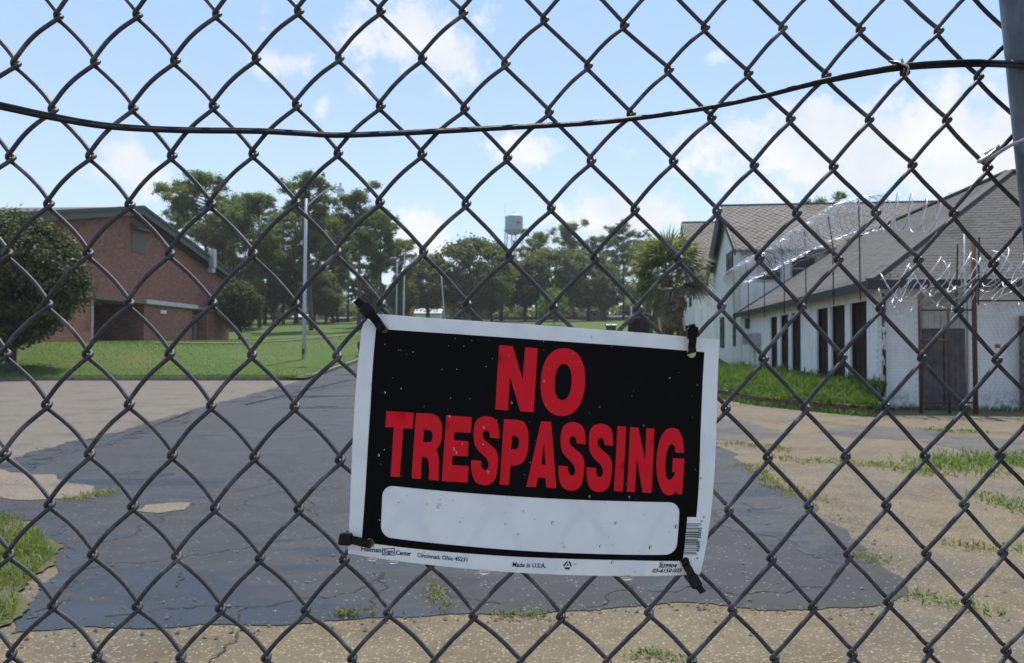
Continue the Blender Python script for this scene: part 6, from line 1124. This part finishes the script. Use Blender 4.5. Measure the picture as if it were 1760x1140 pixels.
text_mesh('small_print', 'Hillman', *TXT['a'], 7.5); text_mesh('small_print', 'Sign', *TXT['sign'], 7); text_mesh('small_print', 'Center', *TXT['b'], 7.5)
bx_ = TXT['box']; cx_ = sum(p[0] for p in bx_) / 4; cy_ = sum(p[1] for p in bx_) / 4
inn = [(p[0] + (cx_ - p[0]) * .11, p[1] + (cy_ - p[1]) * .2) for p in bx_]
print_mesh('small_print_box', [bx_, inn], 'print_black', .0004, sgn)
text_mesh('small_print', 'Cincinnati, Ohio 45231', *TXT['c'], 6.6); text_mesh('small_print', 'Made in U.S.A.', *TXT['d'], 7.2)
text_mesh('small_print', '839904', *TXT['e'], 6.6, .022, shear=.2); text_mesh('small_print', '03-6150-035', *TXT['f'], 6.6, .022, shear=.2)
text_mesh('small_print', '45899  35035', *TXT['g'], 5.2, .02); text_mesh('small_print', '0', *TXT['h'], 3.6, .02); text_mesh('small_print', '5', *TXT['i'], 3.6, .02)
# recycling triangle of three bent arrows with a 6
rc_, rc2 = REC
def rq(x, y): return (rc_[0] + x / .305, rc_[1] + y / .203)
T0 = [Vector((0, 4.1)), Vector((-4.1, -2.9)), Vector((4.1, -2.9))]
for k in range(3):
    a, b = T0[k], T0[(k + 1) % 3]; d_ = (b - a).normalized(); n_ = Vector((-d_.y, d_.x)); p0, p1 = a.lerp(b, .2), a.lerp(b, .78)
    L = [p0 + n_ * .55, p1 - d_ * .9 + n_ * .55, p1 - d_ * .9 + n_ * 1.0, p1 + d_ * .3, p1 - d_ * .9 - n_ * 1.0, p1 - d_ * .9 - n_ * .55, p0 - n_ * .55]
    print_mesh('recycling_arrow', [[rq(*p) for p in L]], 'print_black', .0004, sgn)
text_mesh('small_print', '6', rq(-.8, -1.2), rq(.8, -1.2), 4.4, .02); text_mesh('small_print', 'PS', (rc2[0] - 4.4, rc2[1] - 3), (rc2[0] + 4.4, rc2[1] - 3), 2.8, .02)
# bar code
b0, b1, b2, b3 = [Vector(p) for p in BAR]; pat = '1013211313211213121132113112311312312111113211231213211311131231131101'; s_ = 0; tot_ = sum(map(int, pat)); on = True
for i, ch in enumerate(pat):
    wv = int(ch)
    if wv and on:
        f0, f1 = s_ / tot_, (s_ + wv * .92) / tot_; k = 1. if f0 < .07 or f1 > .93 else .86
        l0, l1 = b0.lerp(b3, f0), b0.lerp(b3, f1); r0, r1 = b0.lerp(b1, k).lerp(b3.lerp(b2, k), f0), b0.lerp(b1, k).lerp(b3.lerp(b2, k), f1)
        print_mesh('barcode_bar', [[tuple(l0), tuple(r0), tuple(r1), tuple(l1)]], 'print_black', .0004, sgn, 50)
    s_ += wv; on = not on
# rain drops
m, t = new_mat('water'); t.n('OutputMaterial', Surface=t.n('BsdfPrincipled', Base_Color=(.97, .98, 1, 1), Roughness=.02, IOR=1.333, Transmission_Weight=1.)); MT['water'] = m
dm = MB(); rg = random.Random(14)
def drop(u, v, r, el=1.):
    p = S(u, v, .0006); k = 10; vs_ = []; rings = [(1, 0), (.88, .12), (.66, .2), (.38, .25)]
    for rr, hh in rings:
        for i in range(k):
            a = 2 * math.pi * i / k; vs_.append(p + FX * (r * rr * math.cos(a)) + FY * (r * rr * el * math.sin(a) - (r * .25 * hh)) + FN * (r * hh * .85))
    vs_.append(p + FN * r * .26 - FY * r * .15); f = []
    for q in range(3):
        for i in range(k): f.append((q * k + i, q * k + (i + 1) % k, (q + 1) * k + (i + 1) % k, (q + 1) * k + i))
    for i in range(k): f.append((3 * k + i, 3 * k + (i + 1) % k, 4 * k))
    f.append(tuple(range(k - 1, -1, -1))); dm.add(vs_, f)
for _ in range(120):
    u, v = rg.uniform(20, 985), rg.uniform(15, 985); r = .0003 + .0007 * rg.random() ** 3; drop(u, v, r, rg.uniform(1, 1.6))
for u, v, r in ((245, 236, .0017), (560, 205, .0013), (735, 215, .0012), (905, 205, .0016), (700, 120, .0012), (840, 118, .0015), (740, 55, .0012), (880, 52, .0016), (600, 110, .001), (470, 150, .001)): drop(u, v, r, 1.4)
stuff(tag(dm.build('rain_drops', 'water', smooth=True), 'clear rain drops beaded over the face of the sign', 'water drops'))
hm = MB()
for u, r in ((70, .0036), (130, .0032), (385, .0042), (790, .0042)):
    p = S(u, -4, -.0003); k = 12; pr = [(.05, 1.0), (.55, .75), (.9, .25), (1, -.2), (.8, -.65), (.4, -.93), (.05, -1)]; vs_ = []
    for rr, zz_ in pr:
        for i in range(k): a = 2 * math.pi * i / k; vs_.append(p + FX * (r * rr * math.cos(a) * 1.3) + FN * (r * .5 * rr * math.sin(a)) + FY * (r * .55 * zz_ - r * .1))
    f = [(q * k + i, q * k + (i + 1) % k, (q + 1) * k + (i + 1) % k, (q + 1) * k + i) for q in range(6) for i in range(k)]; f += [tuple(range(k - 1, -1, -1)), tuple(6 * k + i for i in range(k))]; hm.add(vs_, f)
stuff(tag(hm.build('hanging_drops', 'water', smooth=True), 'larger rain drops hanging from the lower edge of the sign', 'water drops'))

# ------------------------------------------------------------------ the four cable ties
labs = ['black cable tie at the top left corner of the sign, its cut end up', 'black cable tie at the top right corner of the sign', 'black cable tie at the bottom left corner of the sign, lying sideways', 'black cable tie at the bottom right corner of the sign, pointing down']
def ribbon(path, wd, th):
    m_ = MB()
    for a, b in zip(path[:-1], path[1:]): m_.bar(a, b + (b - a) * .12, wd, th, FN)
    return m_
for k, (P_, lab) in enumerate(zip(TIES, labs)):
    o = thing('cable_tie', lab, 'cable tie', (FO.x, FO.y, 0), group='cable ties holding the sign')
    hz = [-.004, .0165, .0205, .0215, .0225, .0245] if k != 1 else [-.004, .0165, .021, .024, .027, .031]
    q = [fp(p[0], p[1], z) for p, z in zip(P_, hz)]
    head = q[3]; d_ = (q[4] - q[2]).normalized()
    strap = crom([q[0] - FN * .01, q[0] + FN * .018 + (q[1] - q[0]) * .05, q[1], q[2], head - d_ * .001], 5)
    wd_ = (.0076, .0066, .0070, .0066)[k]
    def flat(path, w_, th):
        n = len(path); vs_ = []; f = []
        for i in range(n):
            tg = (path[min(n - 1, i + 1)] - path[max(0, i - 1)]).normalized(); sd = FN.cross(d_).normalized(); nn = tg.cross(sd).normalized()
            for a, b in ((-1, -1), (1, -1), (1, 1), (-1, 1)): vs_.append(path[i] + sd * a * w_ / 2 + nn * b * th / 2)
        for i in range(n - 1):
            for j in range(4): f.append((i * 4 + j, i * 4 + (j + 1) % 4, i * 4 + 4 + (j + 1) % 4, i * 4 + 4 + j))
        f += [(3, 2, 1, 0), tuple(4 * n - 4 + j for j in range(4))]; m_ = MB(); m_.add(vs_, f); return m_
    flat(strap, wd_, .0014).build('strap', 'black_plastic', o, world=True)
    bk = [head + d_ * .002, head + d_ * .003 - FN * .012, head - FN * .022, q[2] - FN * .03]
    flat(crom(bk, 4), wd_, .0014).build('strap', 'black_plastic', o, world=True)
    sd = FN.cross(d_).normalized(); hd = MB(); hw, hl, ht = wd_ * .72, .0052, .004
    hd.add([head + sd * a * hw + d_ * b * hl + FN * c2 * ht for a, b, c2 in ((-1, -1, -1), (1, -1, -1), (1, 1, -1), (-1, 1, -1), (-1, -1, 1), (1, -1, 1), (1, 1, 1), (-1, 1, 1))], [(0, 3, 2, 1), (4, 5, 6, 7), (0, 1, 5, 4), (1, 2, 6, 5), (2, 3, 7, 6), (3, 0, 4, 7)])
    ho = hd.build('head', 'black_plastic', o, world=True); bv = ho.modifiers.new('round', 'BEVEL'); bv.width = .0016; bv.segments = 3
    slot = MB().tube([head + FN * (ht - .0002), head + FN * (ht + .0002)], .0009, 8).build('pawl', 'grey_wood' if False else 'cable', o, world=True)
    tail = [head + d_ * .003 + FN * .001, q[4], q[5]]
    if k == 2: tail = [head + d_ * .003 + FN * .001, q[4].lerp(head, .3), q[5].lerp(head, .35)]
    tl = flat(crom(tail, 4), wd_ * .86, .0017).build('cut_tail', 'black_plastic', o, world=True)
